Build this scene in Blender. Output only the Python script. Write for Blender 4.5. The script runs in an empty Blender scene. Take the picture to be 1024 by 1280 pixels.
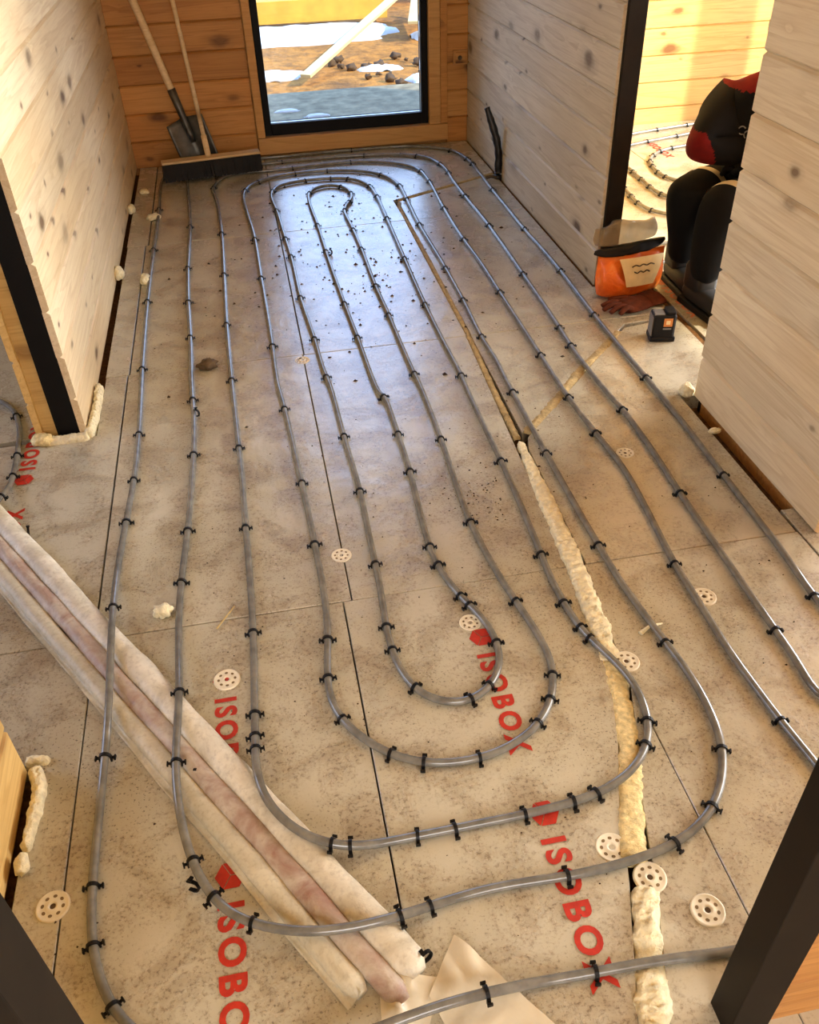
import bpy, bmesh, math, random
from mathutils import Vector, Matrix, noise
random.seed(7)
SC = bpy.context.scene
COL = SC.collection

# ---------------------------------------------------------------- camera
CAM_H = 1.44
PITCH, YAW, ROLL, FPX = 0.67235746, 0.16758682, 0.03696802, 1077.61
cp, sp, cy, sy = math.cos(PITCH), math.sin(PITCH), math.cos(YAW), math.sin(YAW)
_fw = Vector((sy*cp, cy*cp, -sp)); _rt = Vector((cy, -sy, 0)); _dn = _fw.cross(_rt)
cr, sr = math.cos(ROLL), math.sin(ROLL)
_r2 = cr*_rt + sr*_dn; _d2 = -sr*_rt + cr*_dn
cam_data = bpy.data.cameras.new('camera'); cam = bpy.data.objects.new('camera', cam_data); COL.objects.link(cam)
_m = Matrix((_r2, -_d2, -_fw)).transposed().to_4x4(); _m.translation = (0, 0, CAM_H); cam.matrix_world = _m
cam_data.sensor_fit = 'HORIZONTAL'; cam_data.sensor_width = 36; cam_data.lens = 36*FPX/1024
cam_data.clip_start = .02; cam_data.clip_end = 200
SC.camera = cam

# ---------------------------------------------------------------- sky, sun, sky portals and added fill lamps at the openings, exposure
SUN_DIR = Vector((-.62, .42, -.50)).normalized()
world = bpy.data.worlds.new('sky'); SC.world = world; world.use_nodes = True
wn = world.node_tree; wn.nodes.clear()
wo = wn.nodes.new('ShaderNodeOutputWorld'); wb = wn.nodes.new('ShaderNodeBackground')
wt = wn.nodes.new('ShaderNodeTexCoord'); ws = wn.nodes.new('ShaderNodeSeparateXYZ'); wr_ = wn.nodes.new('ShaderNodeValToRGB')   # clear sky: pale at the horizon, blue overhead
wr_.color_ramp.elements[0].position = 0.0; wr_.color_ramp.elements[0].color = (.54, .71, 1.0, 1)
wr_.color_ramp.elements[1].position = .8; wr_.color_ramp.elements[1].color = (.22, .42, .95, 1)
wn.links.new(wt.outputs['Generated'], ws.inputs[0]); wn.links.new(ws.outputs['Z'], wr_.inputs[0]); wn.links.new(wr_.outputs[0], wb.inputs['Color'])
SKY = 3.1
wb.inputs['Strength'].default_value = SKY; wn.links.new(wb.outputs[0], wo.inputs['Surface'])
sd = bpy.data.lights.new('sun', 'SUN'); sd.energy = 4.9; sd.angle = math.radians(.8); sd.color = (1, .92, .74)
so = bpy.data.objects.new('sun', sd); COL.objects.link(so); so.rotation_euler = SUN_DIR.to_track_quat('-Z', 'Y').to_euler(); so.location = (6, -4, 6)
def area_light(name, loc, target, w, h, energy, color, portal=False):
    d = bpy.data.lights.new(name, 'AREA'); d.shape = 'RECTANGLE'; d.size = w; d.size_y = h; d.energy = energy; d.color = color
    if portal: d.cycles.is_portal = True
    o = bpy.data.objects.new(name, d); COL.objects.link(o); o.location = loc
    o.rotation_euler = (Vector(target)-Vector(loc)).to_track_quat('-Z', 'Z').to_euler()
    return o
area_light('sky_portal', (.6, 5.36, 1.1), (.6, 0, 1.1), .95, 2.0, 1, (1, 1, 1), True)
area_light('sky_portal', (4.42, 3.3, 1.25), (0, 3.3, 1.25), 1.5, 2.2, 1, (1, 1, 1), True)
area_light('sky_portal', (4.42, 4.57, 1.25), (0, 4.57, 1.25), .66, 2.2, 1, (1, 1, 1), True)
area_light('sky_portal', (4.42, .9, 1.25), (0, .9, 1.25), 1.9, 2.2, 1, (1, 1, 1), True)
area_light('fill_right_room', (4.16, .9, 1.25), (0, .9, 1.0), 1.8, 2.1, 92, (1, .91, .72))  # added area lamp in the window opening, boosts the light on the near floor
area_light('fill_right_window', (4.40, 3.31, 1.25), (0, 3.2, 1.0), 1.5, 2.15, 88, (1, .97, .90)).data.spread = math.radians(85)  # lamp added outside the pane to brighten the left wall through the doorway
area_light('fill_left_room', (-2.56, 2.2, 1.3), (0, 2.2, 1.0), 1.6, 1.5, 8, (1, .90, .74))  # weak fill lamp added at the unseen left room opening
area_light('fill_hall', (.1, -1.96, 1.5), (.1, 2, .6), 1.8, 1.4, 42, (1, .85, .60))  # warm fill lamp added behind the camera for the near floor
SC.view_settings.view_transform = 'Standard'; SC.view_settings.look = 'None'
SC.view_settings.gamma = 1; SC.view_settings.use_curve_mapping = False
SC.view_settings.exposure = 0.8

# ---------------------------------------------------------------- helpers
def lin(c):
    return tuple((v/12.92 if v <= .04045 else ((v+.055)/1.055)**2.4) for v in [x/255 for x in c])
def tag(o, label=None, cat=None, group=None, kind=None):
    if label: o['label'] = label
    if cat: o['category'] = cat
    if group: o['group'] = group
    if kind: o['kind'] = kind
    return o
def link(o, parent=None):
    COL.objects.link(o)
    if parent is not None: o.parent = parent
    return o
def empty(name, loc=(0, 0, 0), rz=0):
    o = bpy.data.objects.new(name, None); link(o); o.location = loc; o.rotation_euler = (0, 0, rz); o.empty_display_size = .05
    return o
def mk(name, verts, faces, mat, parent=None, smooth=False):
    me = bpy.data.meshes.new(name); me.from_pydata([tuple(v) for v in verts], [], faces); me.update()
    if smooth: me.shade_smooth()
    if mat is not None: me.materials.append(mat)
    return link(bpy.data.objects.new(name, me), parent)
def from_bm(name, bm, mat, parent=None, smooth=False):
    bmesh.ops.recalc_face_normals(bm, faces=bm.faces)
    me = bpy.data.meshes.new(name); bm.to_mesh(me); bm.free()
    if smooth: me.shade_smooth()
    for m in (mat if isinstance(mat, (list, tuple)) else [mat]): me.materials.append(m)
    return link(bpy.data.objects.new(name, me), parent)
def bm_box(bm, x0, x1, y0, y1, z0, z1, bev=0, M=None):
    r = bmesh.ops.create_cube(bm, size=1); vs = r['verts']
    for v in vs: v.co = Vector(((x0+x1)/2+v.co.x*(x1-x0), (y0+y1)/2+v.co.y*(y1-y0), (z0+z1)/2+v.co.z*(z1-z0)))
    if bev:
        es = list({e for v in vs for e in v.link_edges})
        r = bmesh.ops.bevel(bm, geom=es, offset=bev, segments=2, profile=.5, affect='EDGES')
        vs = list({v for f in r['faces'] for v in f.verts} | {v for v in vs if v.is_valid})
    if M is not None:
        for v in vs: v.co = M @ v.co
    return vs
def box(name, x0, x1, y0, y1, z0, z1, mat, parent=None, bev=0):
    bm = bmesh.new(); bm_box(bm, x0, x1, y0, y1, z0, z1, bev); return from_bm(name, bm, mat, parent)
def prism(name, poly, z0, z1, mat, parent=None, bev=0):
    bm = bmesh.new(); vs = [bm.verts.new((x, y, z0)) for x, y in poly]; f = bm.faces.new(vs)
    r = bmesh.ops.extrude_face_region(bm, geom=[f]); nv = [g for g in r['geom'] if isinstance(g, bmesh.types.BMVert)]
    for v in nv: v.co.z = z1
    if bev:
        es = [e for e in bm.edges if all(abs(v.co.z-z1) < 1e-6 for v in e.verts)]
        bmesh.ops.bevel(bm, geom=es, offset=bev, segments=1, affect='EDGES')
    return from_bm(name, bm, mat, parent)
def catmull(pts, step=.02):
    P = [Vector(p) for p in pts]; P = [2*P[0]-P[1]] + P + [2*P[-1]-P[-2]]; out = []
    for i in range(1, len(P)-2):
        a, b, c, d = P[i-1:i+3]
        ta = 0; tb = max(1e-4, (b-a).length)**.5; tc = tb+max(1e-4, (c-b).length)**.5; td = tc+max(1e-4, (d-c).length)**.5
        n = max(1, int(round((c-b).length/step)))
        for k in range(n):
            t = tb+(tc-tb)*k/n
            A1 = a*(tb-t)/tb+b*t/tb; A2 = b*(tc-t)/(tc-tb)+c*(t-tb)/(tc-tb); A3 = c*(td-t)/(td-tc)+d*(t-tc)/(td-tc)
            B1 = A1*(tc-t)/tc+A2*t/tc; B2 = A2*(td-t)/(td-tb)+A3*(t-tb)/(td-tb)
            out.append(B1*(tc-t)/(tc-tb)+B2*(t-tb)/(tc-tb))
    out.append(P[-2].copy()); return out
def tube_data(path, rad, n=10, flat=1.0, V=None, F=None):
    V = [] if V is None else V; F = [] if F is None else F; base = len(V); N = len(path)
    R = rad if callable(rad) else (lambda t: rad)
    for i, p in enumerate(path):
        d = (path[min(i+1, N-1)]-path[max(i-1, 0)]).normalized()
        u = d.cross(Vector((0, 0, 1)))
        u = Vector((1, 0, 0)) if u.length < 1e-3 else u.normalized()
        w = u.cross(d); r = R(i/(N-1))
        for k in range(n):
            a = 2*math.pi*k/n; V.append(p+u*math.cos(a)*r+w*math.sin(a)*r*flat)
    for i in range(N-1):
        for k in range(n):
            a = base+i*n+k; b = base+i*n+(k+1) % n; F.append((a, b, b+n, a+n))
    F.append(tuple(base+k for k in range(n))[::-1]); F.append(tuple(base+(N-1)*n+k for k in range(n)))
    return V, F
def tube(name, path, rad, mat, parent=None, n=10, flat=1.0):
    V, F = tube_data([Vector(p) for p in path], rad, n, flat); return mk(name, V, F, mat, parent, True)
def lathe(name, prof, mat, parent=None, n=24, smooth=True):
    V = []; F = []
    for r, z in prof:
        for k in range(n): V.append((r*math.cos(2*math.pi*k/n), r*math.sin(2*math.pi*k/n), z))
    for i in range(len(prof)-1):
        for k in range(n): F.append((i*n+k, i*n+(k+1) % n, (i+1)*n+(k+1) % n, (i+1)*n+k))
    return mk(name, V, F, mat, parent, smooth)
def copy_tree(o, parent=None):
    c = o.copy(); COL.objects.link(c)
    if parent is not None: c.parent = parent
    for ch in list(o.children): copy_tree(ch, c)
    return c

# ---------------------------------------------------------------- materials
class NT:
    def __init__(s, name, rough=.6, spec=.4):
        s.m = bpy.data.materials.new(name); s.m.use_nodes = True; s.t = s.m.node_tree; s.n = s.t.nodes
        s.b = s.n['Principled BSDF']; s.b.inputs['Roughness'].default_value = rough; s.b.inputs['Specular IOR Level'].default_value = spec
    def new(s, t, **kw):
        n = s.n.new(t)
        for k, v in kw.items():
            if k in n.inputs: n.inputs[k].default_value = v
            else: setattr(n, k, v)
        return n
    def ln(s, a, b): s.t.links.new(a, b)
    def coords(s, scale=(1, 1, 1), rand=False, kind='Object'):
        tc = s.new('ShaderNodeTexCoord'); mp = s.new('ShaderNodeMapping'); mp.inputs['Scale'].default_value = scale
        if rand:
            oi = s.new('ShaderNodeObjectInfo'); cx = s.new('ShaderNodeCombineXYZ'); m1 = s.new('ShaderNodeMath', operation='MULTIPLY'); m1.inputs[1].default_value = 71.3
            m2 = s.new('ShaderNodeMath', operation='MULTIPLY'); m2.inputs[1].default_value = 13.7
            s.ln(oi.outputs['Random'], m1.inputs[0]); s.ln(oi.outputs['Random'], m2.inputs[0])
            s.ln(m1.outputs[0], cx.inputs[0]); s.ln(m2.outputs[0], cx.inputs[1]); s.ln(m2.outputs[0], cx.inputs[2])
            ad = s.new('ShaderNodeVectorMath', operation='ADD'); s.ln(tc.outputs[kind], ad.inputs[0]); s.ln(cx.outputs[0], ad.inputs[1]); s.ln(ad.outputs[0], mp.inputs[0])
        else: s.ln(tc.outputs[kind], mp.inputs[0])
        return mp.outputs[0]
    def noise(s, vec, scale, detail=4, rough=.55, dist=0):
        n = s.new('ShaderNodeTexNoise', Scale=scale, Detail=detail, Roughness=rough, Distortion=dist); s.ln(vec, n.inputs['Vector']); return n.outputs['Fac']
    def ramp(s, fac, stops):
        r = s.new('ShaderNodeValToRGB'); e = r.color_ramp.elements
        while len(e) < len(stops): e.new(.5)
        for i, (p, c) in enumerate(stops):
            e[i].position = p; e[i].color = (*c, 1) if len(c) == 3 else c
        s.ln(fac, r.inputs[0]); return r.outputs[0]
    def mix(s, fac, a, b, blend='MIX'):
        m = s.new('ShaderNodeMix', data_type='RGBA', blend_type=blend)
        for sock, v in ((m.inputs[0], fac), (m.inputs[6], a), (m.inputs[7], b)):
            if hasattr(v, 'is_output'): s.ln(v, sock)
            elif isinstance(v, (int, float)): sock.default_value = v
            else: sock.default_value = (*v, 1)
        return m.outputs[2]
    def math(s, op, a, b=None, clamp=False):
        m = s.new('ShaderNodeMath', operation=op, use_clamp=clamp)
        for i, v in enumerate((a, b)):
            if v is None: continue
            if hasattr(v, 'is_output'): s.ln(v, m.inputs[i])
            else: m.inputs[i].default_value = v
        return m.outputs[0]
    def bump(s, h, strength=.3, dist=.01):
        b = s.new('ShaderNodeBump', Strength=strength, Distance=dist); s.ln(h, b.inputs['Height']); s.ln(b.outputs[0], s.b.inputs['Normal'])
    def base(s, c):
        if hasattr(c, 'is_output'): s.ln(c, s.b.inputs['Base Color'])
        else: s.b.inputs['Base Color'].default_value = (*c, 1)
        return s
BW = ((0, 0, 0), (1, 1, 1))
def wood(name, light, mid, dark, knot, rough=.55, knots=.55, grain=.34, kscale=(3.4, 6.4)):
    s = NT(name, rough, .3); v = s.coords((1, 1, 1), True)
    sx_ = s.new('ShaderNodeSeparateXYZ'); s.ln(v, sx_.inputs[0]); cb = s.new('ShaderNodeCombineXYZ')
    s.ln(s.math('MULTIPLY', sx_.outputs[0], kscale[0]), cb.inputs[0]); s.ln(s.math('MULTIPLY', sx_.outputs[2], kscale[1]), cb.inputs[1])
    vo = s.new('ShaderNodeTexVoronoi', voronoi_dimensions='2D', Scale=1.0, Randomness=.95); wob = s.new('ShaderNodeTexNoise', Scale=9.0, Detail=2.0); s.ln(v, wob.inputs['Vector']); wa = s.new('ShaderNodeVectorMath', operation='MULTIPLY_ADD'); wa.inputs[1].default_value = (.22, .22, 0); s.ln(wob.outputs['Color'], wa.inputs[0]); s.ln(cb.outputs[0], wa.inputs[2]); s.ln(wa.outputs[0], vo.inputs['Vector'])
    sep = s.new('ShaderNodeSeparateColor'); s.ln(vo.outputs['Color'], sep.inputs[0])
    on = s.math('GREATER_THAN', sep.outputs[0], 1-knots); ksize = s.math('ADD', s.math('MULTIPLY', s.math('POWER', sep.outputs[1], 2.0), 1.15), .30)
    kfield = s.math('DIVIDE', vo.outputs['Distance'], ksize)
    gm = s.new('ShaderNodeMapping'); gm.inputs['Scale'].default_value = (.28, 5, 5); s.ln(v, gm.inputs[0])
    g1 = s.noise(gm.outputs[0], 2.2, 3, .5, .6)
    # growth rings bend around the knots
    ring = s.math('ADD', s.math('MULTIPLY', g1, 7.0), s.math('MULTIPLY', s.math('DIVIDE', .05, s.math('ADD', kfield, .06)), 1.6))
    ringf = s.math('FRACT', ring)
    ringc = s.ramp(ringf, [(0, (0, 0, 0)), (.62, (.35,)*3), (.92, (1, 1, 1)), (1, (.1,)*3)])
    fm = s.new('ShaderNodeMapping'); fm.inputs['Scale'].default_value = (2.0, 60, 60); s.ln(v, fm.inputs[0])
    fine = s.noise(fm.outputs[0], 3, 3, .6)
    tone = s.noise(v, .9, 2, .5)
    c = s.mix(s.ramp(tone, [(.35, BW[0]), (.65, BW[1])]), light, mid)
    c = s.mix(s.math('MULTIPLY', ringc, grain), c, dark)
    c = s.mix(s.math('MULTIPLY', s.ramp(fine, [(.45, BW[0]), (.75, BW[1])]), .35), c, dark)
    kn = s.math('MULTIPLY', s.ramp(kfield, [(.07, BW[1]), (.12, (.62,)*3), (.17, (.22,)*3), (.30, BW[0])]), on)
    kn = s.math('MULTIPLY', kn, s.math('ADD', s.math('MULTIPLY', sep.outputs[2], .55), .40))
    c = s.mix(kn, c, knot)
    c = s.mix(s.math('MULTIPLY', s.math('MULTIPLY', s.ramp(s.noise(gm.outputs[0], 4.5, 4, .6, 1.2), [(.60, BW[0]), (.74, BW[1])]), .38), 1.0), c, dark)
    oi = s.new('ShaderNodeObjectInfo'); hv = s.new('ShaderNodeHueSaturation'); s.ln(c, hv.inputs['Color'])
    s.ln(s.math('ADD', s.math('MULTIPLY', oi.outputs['Random'], .22), .88), hv.inputs['Value'])
    s.base(hv.outputs[0]); s.bump(s.math('ADD', s.math('MULTIPLY', fine, .6), ringc), .12, .002)
    return s.m
M = {}
M['pine'] = wood('pale_pine', lin((236, 220, 186)), lin((222, 200, 160)), lin((190, 158, 112)), lin((96, 66, 36)))
M['pine_grey'] = wood('grey_pine', lin((226, 214, 190)), lin((208, 194, 166)), lin((168, 146, 112)), lin((84, 60, 36)), knots=.7)
M['pine_honey'] = wood('honey_pine', lin((206, 150, 84)), lin((190, 130, 66)), lin((142, 84, 34)), lin((60, 26, 10)), grain=.4)
M['pine_yellow'] = wood('yellow_pine', lin((228, 196, 128)), lin((220, 182, 112)), lin((178, 130, 66)), lin((110, 66, 30)), grain=.35)
M['casing'] = wood('casing_pine', lin((214, 164, 100)), lin((198, 146, 84)), lin((160, 108, 56)), lin((90, 50, 24)), knots=.2)
M['handle_wood'] = wood('handle_wood', lin((224, 196, 152)), lin((206, 174, 126)), lin((176, 140, 92)), lin((120, 84, 50)), knots=.1, rough=.45)
def plain(name, c, rough=.6, spec=.4, metal=0, nscale=0, namt=.25, bump=0):
    s = NT(name, rough, spec); s.b.inputs['Metallic'].default_value = metal
    if nscale:
        v = s.coords(); n = s.noise(v, nscale, 5, .6); d = tuple(x*(1-namt) for x in c); l = tuple(min(1, x*(1+namt)) for x in c)
        s.base(s.ramp(n, [(.3, d), (.7, l)]))
        if bump: s.bump(n, bump, .006)
    else: s.base(c)
    return s.m
M['dark_stain'] = plain('dark_stained_timber', lin((24, 17, 9)), .6, .18, 0, 14, .35)
M['black_paint'] = plain('black_painted_timber', lin((10, 7, 6)), .6, .2, 0, 20, .3)
M['foam'] = plain('expanding_foam', lin((226, 206, 150)), .8, .3, 0, 80, .30, 1.0)
M['foam_pale'] = plain('pale_expanding_foam', lin((236, 224, 186)), .75, .3, 0, 75, .20, 1.0)
M['foam_dirty'] = plain('dirty_expanding_foam', lin((168, 146, 102)), .85, .2, 0, 40, .35, .8)
M['subfloor'] = plain('brown_subfloor', lin((96, 66, 36)), .95, .1, 0, 60, .5, .8)
M['plastic_black'] = plain('black_plastic', lin((9, 8, 8)), .5, .25)
M['plastic_white'] = plain('white_anchor_plastic', lin((226, 216, 190)), .45, .5, 0, 30, .1)
M['anchor_hole'] = plain('anchor_recess', lin((120, 100, 70)), .8, .2, 0, 50, .3)
M['red_print'] = plain('red_print', lin((178, 44, 28)), .55, .4, 0, 60, .2)
M['print_grey'] = plain('pale_red_print', lin((206, 128, 98)), .55, .4, 0, 60, .2)
M['steel'] = plain('worn_steel', lin((92, 90, 84)), .42, .5, .7, 18, .4)
M['bristle'] = plain('black_bristle', lin((16, 13, 12)), .7, .3)
M['jacket'] = plain('black_workwear', lin((8, 7, 8)), .9, .2, 0, 30, .25)
M['jacket_red'] = plain('red_workwear', lin((100, 14, 12)), .9, .2, 0, 30, .2)
M['reflective'] = plain('reflective_tape', lin((200, 186, 158)), .45, .5)
M['boot'] = plain('black_boot', lin((20, 17, 16)), .6, .4)
M['skin'] = plain('skin', lin((196, 142, 112)), .55, .4)
M['glove'] = plain('brown_work_glove', lin((86, 40, 20)), .9, .2, 0, 40, .35, .4)
M['batt_grey'] = plain('battery_grey_rail', lin((120, 116, 112)), .5, .4)
M['batt_orange'] = plain('battery_label', lin((196, 124, 60)), .5, .4)
M['conduit'] = plain('black_conduit', lin((22, 18, 20)), .35, .5)
M['concrete'] = plain('concrete', lin((124, 112, 84)), .9, .2, 0, 9, .45, .6)
M['snow'] = plain('snow', lin((190, 188, 180)), .8, .3, 0, 5, .05, .3)
M['stone'] = plain('grey_rubble', lin((82, 64, 46)), .9, .2, 0, 8, .3, .4)
M['timber_out'] = plain('site_timber', lin((200, 146, 50)), .7, .3, 0, 6, .15)
M['lath'] = plain('pale_site_board', lin((190, 166, 112)), .7, .3, 0, 6, .1)
M['roof'] = plain('roof_sheet', lin((150, 140, 130)), .8)
M['ceiling'] = wood('ceiling_pine', lin((236, 214, 172)), lin((226, 198, 150)), lin((196, 158, 104)), lin((110, 70, 36)))
M['debris'] = plain('floor_debris', lin((58, 42, 28)), .9, .2, 0, 90, .5)
M['lump'] = plain('brown_clod', lin((92, 74, 54)), .9, .2, 0, 40, .4, .6)
# insulation board: warm grey facing, dirt, scuffs, slightly shiny
def board_material():
    s = NT('insulation_facing', .4, 1.0); v = s.coords(kind='Object')
    big = s.noise(v, 2.3, 5, .6, .4); med = s.noise(v, 9, 6, .65, .5); fin = s.noise(v, 105, 5, .75); spk = s.noise(v, 210, 2, .5)
    c = s.mix(s.ramp(big, [(.35, BW[0]), (.68, BW[1])]), lin((190, 183, 162)), lin((170, 161, 136)))
    c = s.mix(s.math('MULTIPLY', s.ramp(med, [(.46, BW[0]), (.72, BW[1])]), .64), c, lin((124, 102, 72)))
    c = s.mix(s.math('MULTIPLY', s.math('MULTIPLY', s.ramp(fin, [(.50, BW[0]), (.64, BW[1])]), s.ramp(med, [(.38, BW[0]), (.60, BW[1])])), .85), c, lin((88, 66, 44)))
    c = s.mix(s.math('MULTIPLY', s.math('MULTIPLY', s.ramp(spk, [(.62, BW[0]), (.68, BW[1])]), s.ramp(big, [(.4, BW[0]), (.6, BW[1])])), .8), c, lin((52, 38, 26)))
    s.base(c); s.b.inputs['Coat Weight'].default_value = .55; s.b.inputs['Coat Roughness'].default_value = .3; s.b.inputs['Coat IOR'].default_value = 1.6
    s.ln(s.math('ADD', s.math('MULTIPLY', med, .30), .11), s.b.inputs['Roughness'])
    s.bump(s.math('ADD', s.noise(v, 6, 3, .5, .3), s.math('MULTIPLY', fin, .10)), .42, .014)
    return s.m
M['board'] = board_material()
def pipe_material():
    s = NT('grey_heating_pipe', .2, .7); v = s.coords(); n = s.noise(v, 30, 3)
    s.base(s.ramp(n, [(.35, lin((96, 94, 88))), (.7, lin((124, 121, 112)))])); return s.m
M['pipe'] = pipe_material()
def wrap_material(name, a, b):
    s = NT(name, .5, .4); v = s.coords((1, 1, 1)); n = s.noise(v, 14, 5, .6, .6); f = s.noise(v, 120, 2)
    s.base(s.mix(s.math('MULTIPLY', s.ramp(f, [(.5, BW[0]), (.7, BW[1])]), .25), s.ramp(n, [(.3, a), (.65, b)]), lin((130, 110, 90))))
    s.bump(n, .35, .01); return s.m
M['wrap_white'] = wrap_material('white_foam_wrap', lin((184, 174, 150)), lin((224, 216, 196)))
M['wrap_pink'] = wrap_material('red_pipe_through_wrap', lin((146, 108, 92)), lin((194, 182, 164)))
M['wrap_grey'] = wrap_material('grey_foam_wrap', lin((172, 162, 136)), lin((206, 197, 172)))
def film_material(name, col, alpha, rough=.25):
    s = NT(name, rough, .5); s.base(col); s.b.inputs['Alpha'].default_value = alpha
    v = s.coords(); s.bump(s.noise(v, 22, 3), .3, .01); return s.m
M['film'] = film_material('translucent_film', lin((232, 220, 192)), .72)
M['bag_clear'] = film_material('clear_bag_film', lin((128, 114, 90)), .62)
def glass_material():
    m = bpy.data.materials.new('window_glass'); m.use_nodes = True; t = m.node_tree; t.nodes.clear()
    o = t.nodes.new('ShaderNodeOutputMaterial'); tr = t.nodes.new('ShaderNodeBsdfTransparent'); gl = t.nodes.new('ShaderNodeBsdfGlossy'); mx = t.nodes.new('ShaderNodeMixShader')
    fr = t.nodes.new('ShaderNodeFresnel'); fr.inputs[0].default_value = 1.3; gl.inputs['Roughness'].default_value = .02; tr.inputs[0].default_value = (.97, .98, .97, 1)
    t.links.new(fr.outputs[0], mx.inputs[0]); t.links.new(tr.outputs[0], mx.inputs[1]); t.links.new(gl.outputs[0], mx.inputs[2]); t.links.new(mx.outputs[0], o.inputs[0])
    return m
M['glass'] = glass_material()
def bag_material():
    s = NT('orange_bag_film', .3, .5); v = s.coords(); n = s.noise(v, 14, 4, .6, .5)
    s.base(s.ramp(n, [(.3, lin((196, 76, 20))), (.55, lin((232, 112, 34))), (.75, lin((244, 170, 96)))])); s.bump(n, .5, .02); return s.m
M['bag'] = bag_material()
M['bag_label'] = plain('bag_label', lin((226, 204, 152)), .4, .4, 0, 25, .12)
M['ink'] = plain('dark_ink', lin((80, 62, 40)), .6)
def soil_material():
    s = NT('clay_soil', .95, .1); v = s.coords(); a = s.noise(v, 1.4, 6, .65); b = s.noise(v, 11, 5, .6)
    c = s.ramp(a, [(.3, lin((150, 98, 42))), (.5, lin((172, 116, 52))), (.7, lin((116, 82, 48)))])
    s.base(s.mix(s.math('MULTIPLY', s.ramp(b, [(.4, BW[0]), (.65, BW[1])]), .6), c, lin((78, 56, 34)))); s.bump(b, .6, .05); return s.m
M['soil'] = soil_material()


# ================================================================ THE SETTING
PH = .14
def plank_mesh(L, th=.02, h=PH):
    pr = [(th, 0), (.010, 0), (0, .007), (0, h-.007), (.010, h), (th, h)]; n = len(pr)
    V = [(x, y, z) for x in (0, L) for y, z in pr]
    F = [(i, (i+1) % n, (i+1) % n+n, i+n) for i in range(n)] + [tuple(range(n))[::-1], tuple(range(n, 2*n))]
    me = bpy.data.meshes.new('plank'); me.from_pydata(V, [], F); me.update(); return me
_pm = {}
def planks(parent, normal, fixed, a0, a1, mat, z0=-.014, rows=19, th=.02, openings=()):
    rz = {'+x': math.pi/2, '-x': -math.pi/2, '-y': 0, '+y': math.pi}[normal]
    for k in range(rows):
        z = z0+k*PH; spans = [(a0, a1)]
        for b0, b1, zl, zh in openings:
            if z+PH > zl+.02 and z < zh-.02:
                spans = [q for s0, s1 in spans for q in ((s0, min(s1, b0)), (max(s0, b1), s1)) if q[1]-q[0] > .01]
        for s0, s1 in spans:
            key = (round(s1-s0, 4), th, mat.name)
            if key not in _pm:
                me = plank_mesh(s1-s0, th); me.materials.append(mat); _pm[key] = me
            o = bpy.data.objects.new('plank', _pm[key]); j = random.uniform(0, .0025); e = 1 if normal in ('+x', '-y') else -1
            a = s0 if e == 1 else s1
            o.location = {'+x': (fixed-j, a, z), '-x': (fixed+j, a, z), '-y': (a, fixed+j, z), '+y': (a, fixed-j, z)}[normal]
            o.rotation_euler = (0, 0, rz); link(o, parent)
def struct(o): o['kind'] = 'structure'; return o
def boxes(name, L, mat, parent=None, bev=0):
    bm = bmesh.new()
    for b in L: bm_box(bm, *b, bev)
    return from_bm(name, bm, mat, parent)
XL, XR, YB = -.593, 1.288, 5.138
CEIL = 2.6
# left wall, beyond and before the opening to the left room
wl = struct(box('wall_left', -.722, -.610, 2.425, YB+.05, -.12, CEIL, M['pine_honey']))
planks(wl, '+x', XL, 2.385, YB, M['pine']); planks(wl, '-x', -.742, 2.385, YB, M['pine_yellow'])
box('stud', -.681, -.6125, 2.392, 2.43, -.05, CEIL, M['black_paint'], wl)
box('stud', -.7225, -.6815, 2.40, 2.43, -.05, CEIL, M['pine_yellow'], wl)
wl2 = struct(box('wall_left_near', -.722, -.610, .42, 1.12, -.12, CEIL, M['pine_honey']))
planks(wl2, '+x', XL, .48, 1.15, M['pine_yellow']); planks(wl2, '-x', -.742, .42, 1.15, M['pine_yellow'])
box('stud', -.7215, -.6135, 1.10, 1.142, -.05, CEIL, M['pine_yellow'], wl2)
# right wall: far piece with the dark door jamb, near piece between the two openings
wr = struct(box('wall_right', 1.306, 1.345, 3.07, YB+.05, -.12, CEIL, M['pine_honey']))
planks(wr, '-x', XR, 3.045, YB, M['pine_grey']); planks(wr, '+x', 1.362, 3.045, YB, M['pine_yellow'])
box('jamb', 1.300, 1.366, 3.028, 3.072, -.05, CEIL, M['dark_stain'], wr, .002)
wr2 = struct(box('wall_right_near', 1.306, 1.345, 1.49, 2.13, -.12, CEIL, M['pine_honey']))
planks(wr2, '-x', XR, 1.465, 2.155, M['pine'], z0=0); planks(wr2, '+x', 1.362, 1.465, 2.155, M['pine_yellow'], z0=0)
box('jamb', 1.3085, 1.3415, 2.128, 2.152, -.05, CEIL, M['dark_stain'], wr2)
box('stud', 1.3085, 1.3415, 1.47, 1.492, -.05, CEIL, M['pine_yellow'], wr2)
# back wall runs on behind both side rooms
WX0, WX1, WZ0, WZ1 = .087, 1.172, 0.0, 2.25
wb_ = struct(boxes('wall_back', [(-2.7, WX0+.02, 5.16, 5.30, -.3, CEIL), (WX1-.02, 4.3, 5.16, 5.30, -.3, CEIL), (WX0+.02, WX1-.02, 5.16, 5.30, -.3, .06), (WX0+.02, WX1-.02, 5.16, 5.30, 2.2, CEIL)], M['pine_honey']))
planks(wb_, '-y', YB, XL, XR, M['pine_honey'], openings=[(WX0-.004, WX1, .0, WZ1)])
planks(wb_, '-y', YB, 1.364, 4.2, M['pine_yellow'], z0=.0814-.14)
planks(wb_, '-y', YB, -2.6, -.744, M['pine_yellow'])
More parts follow.
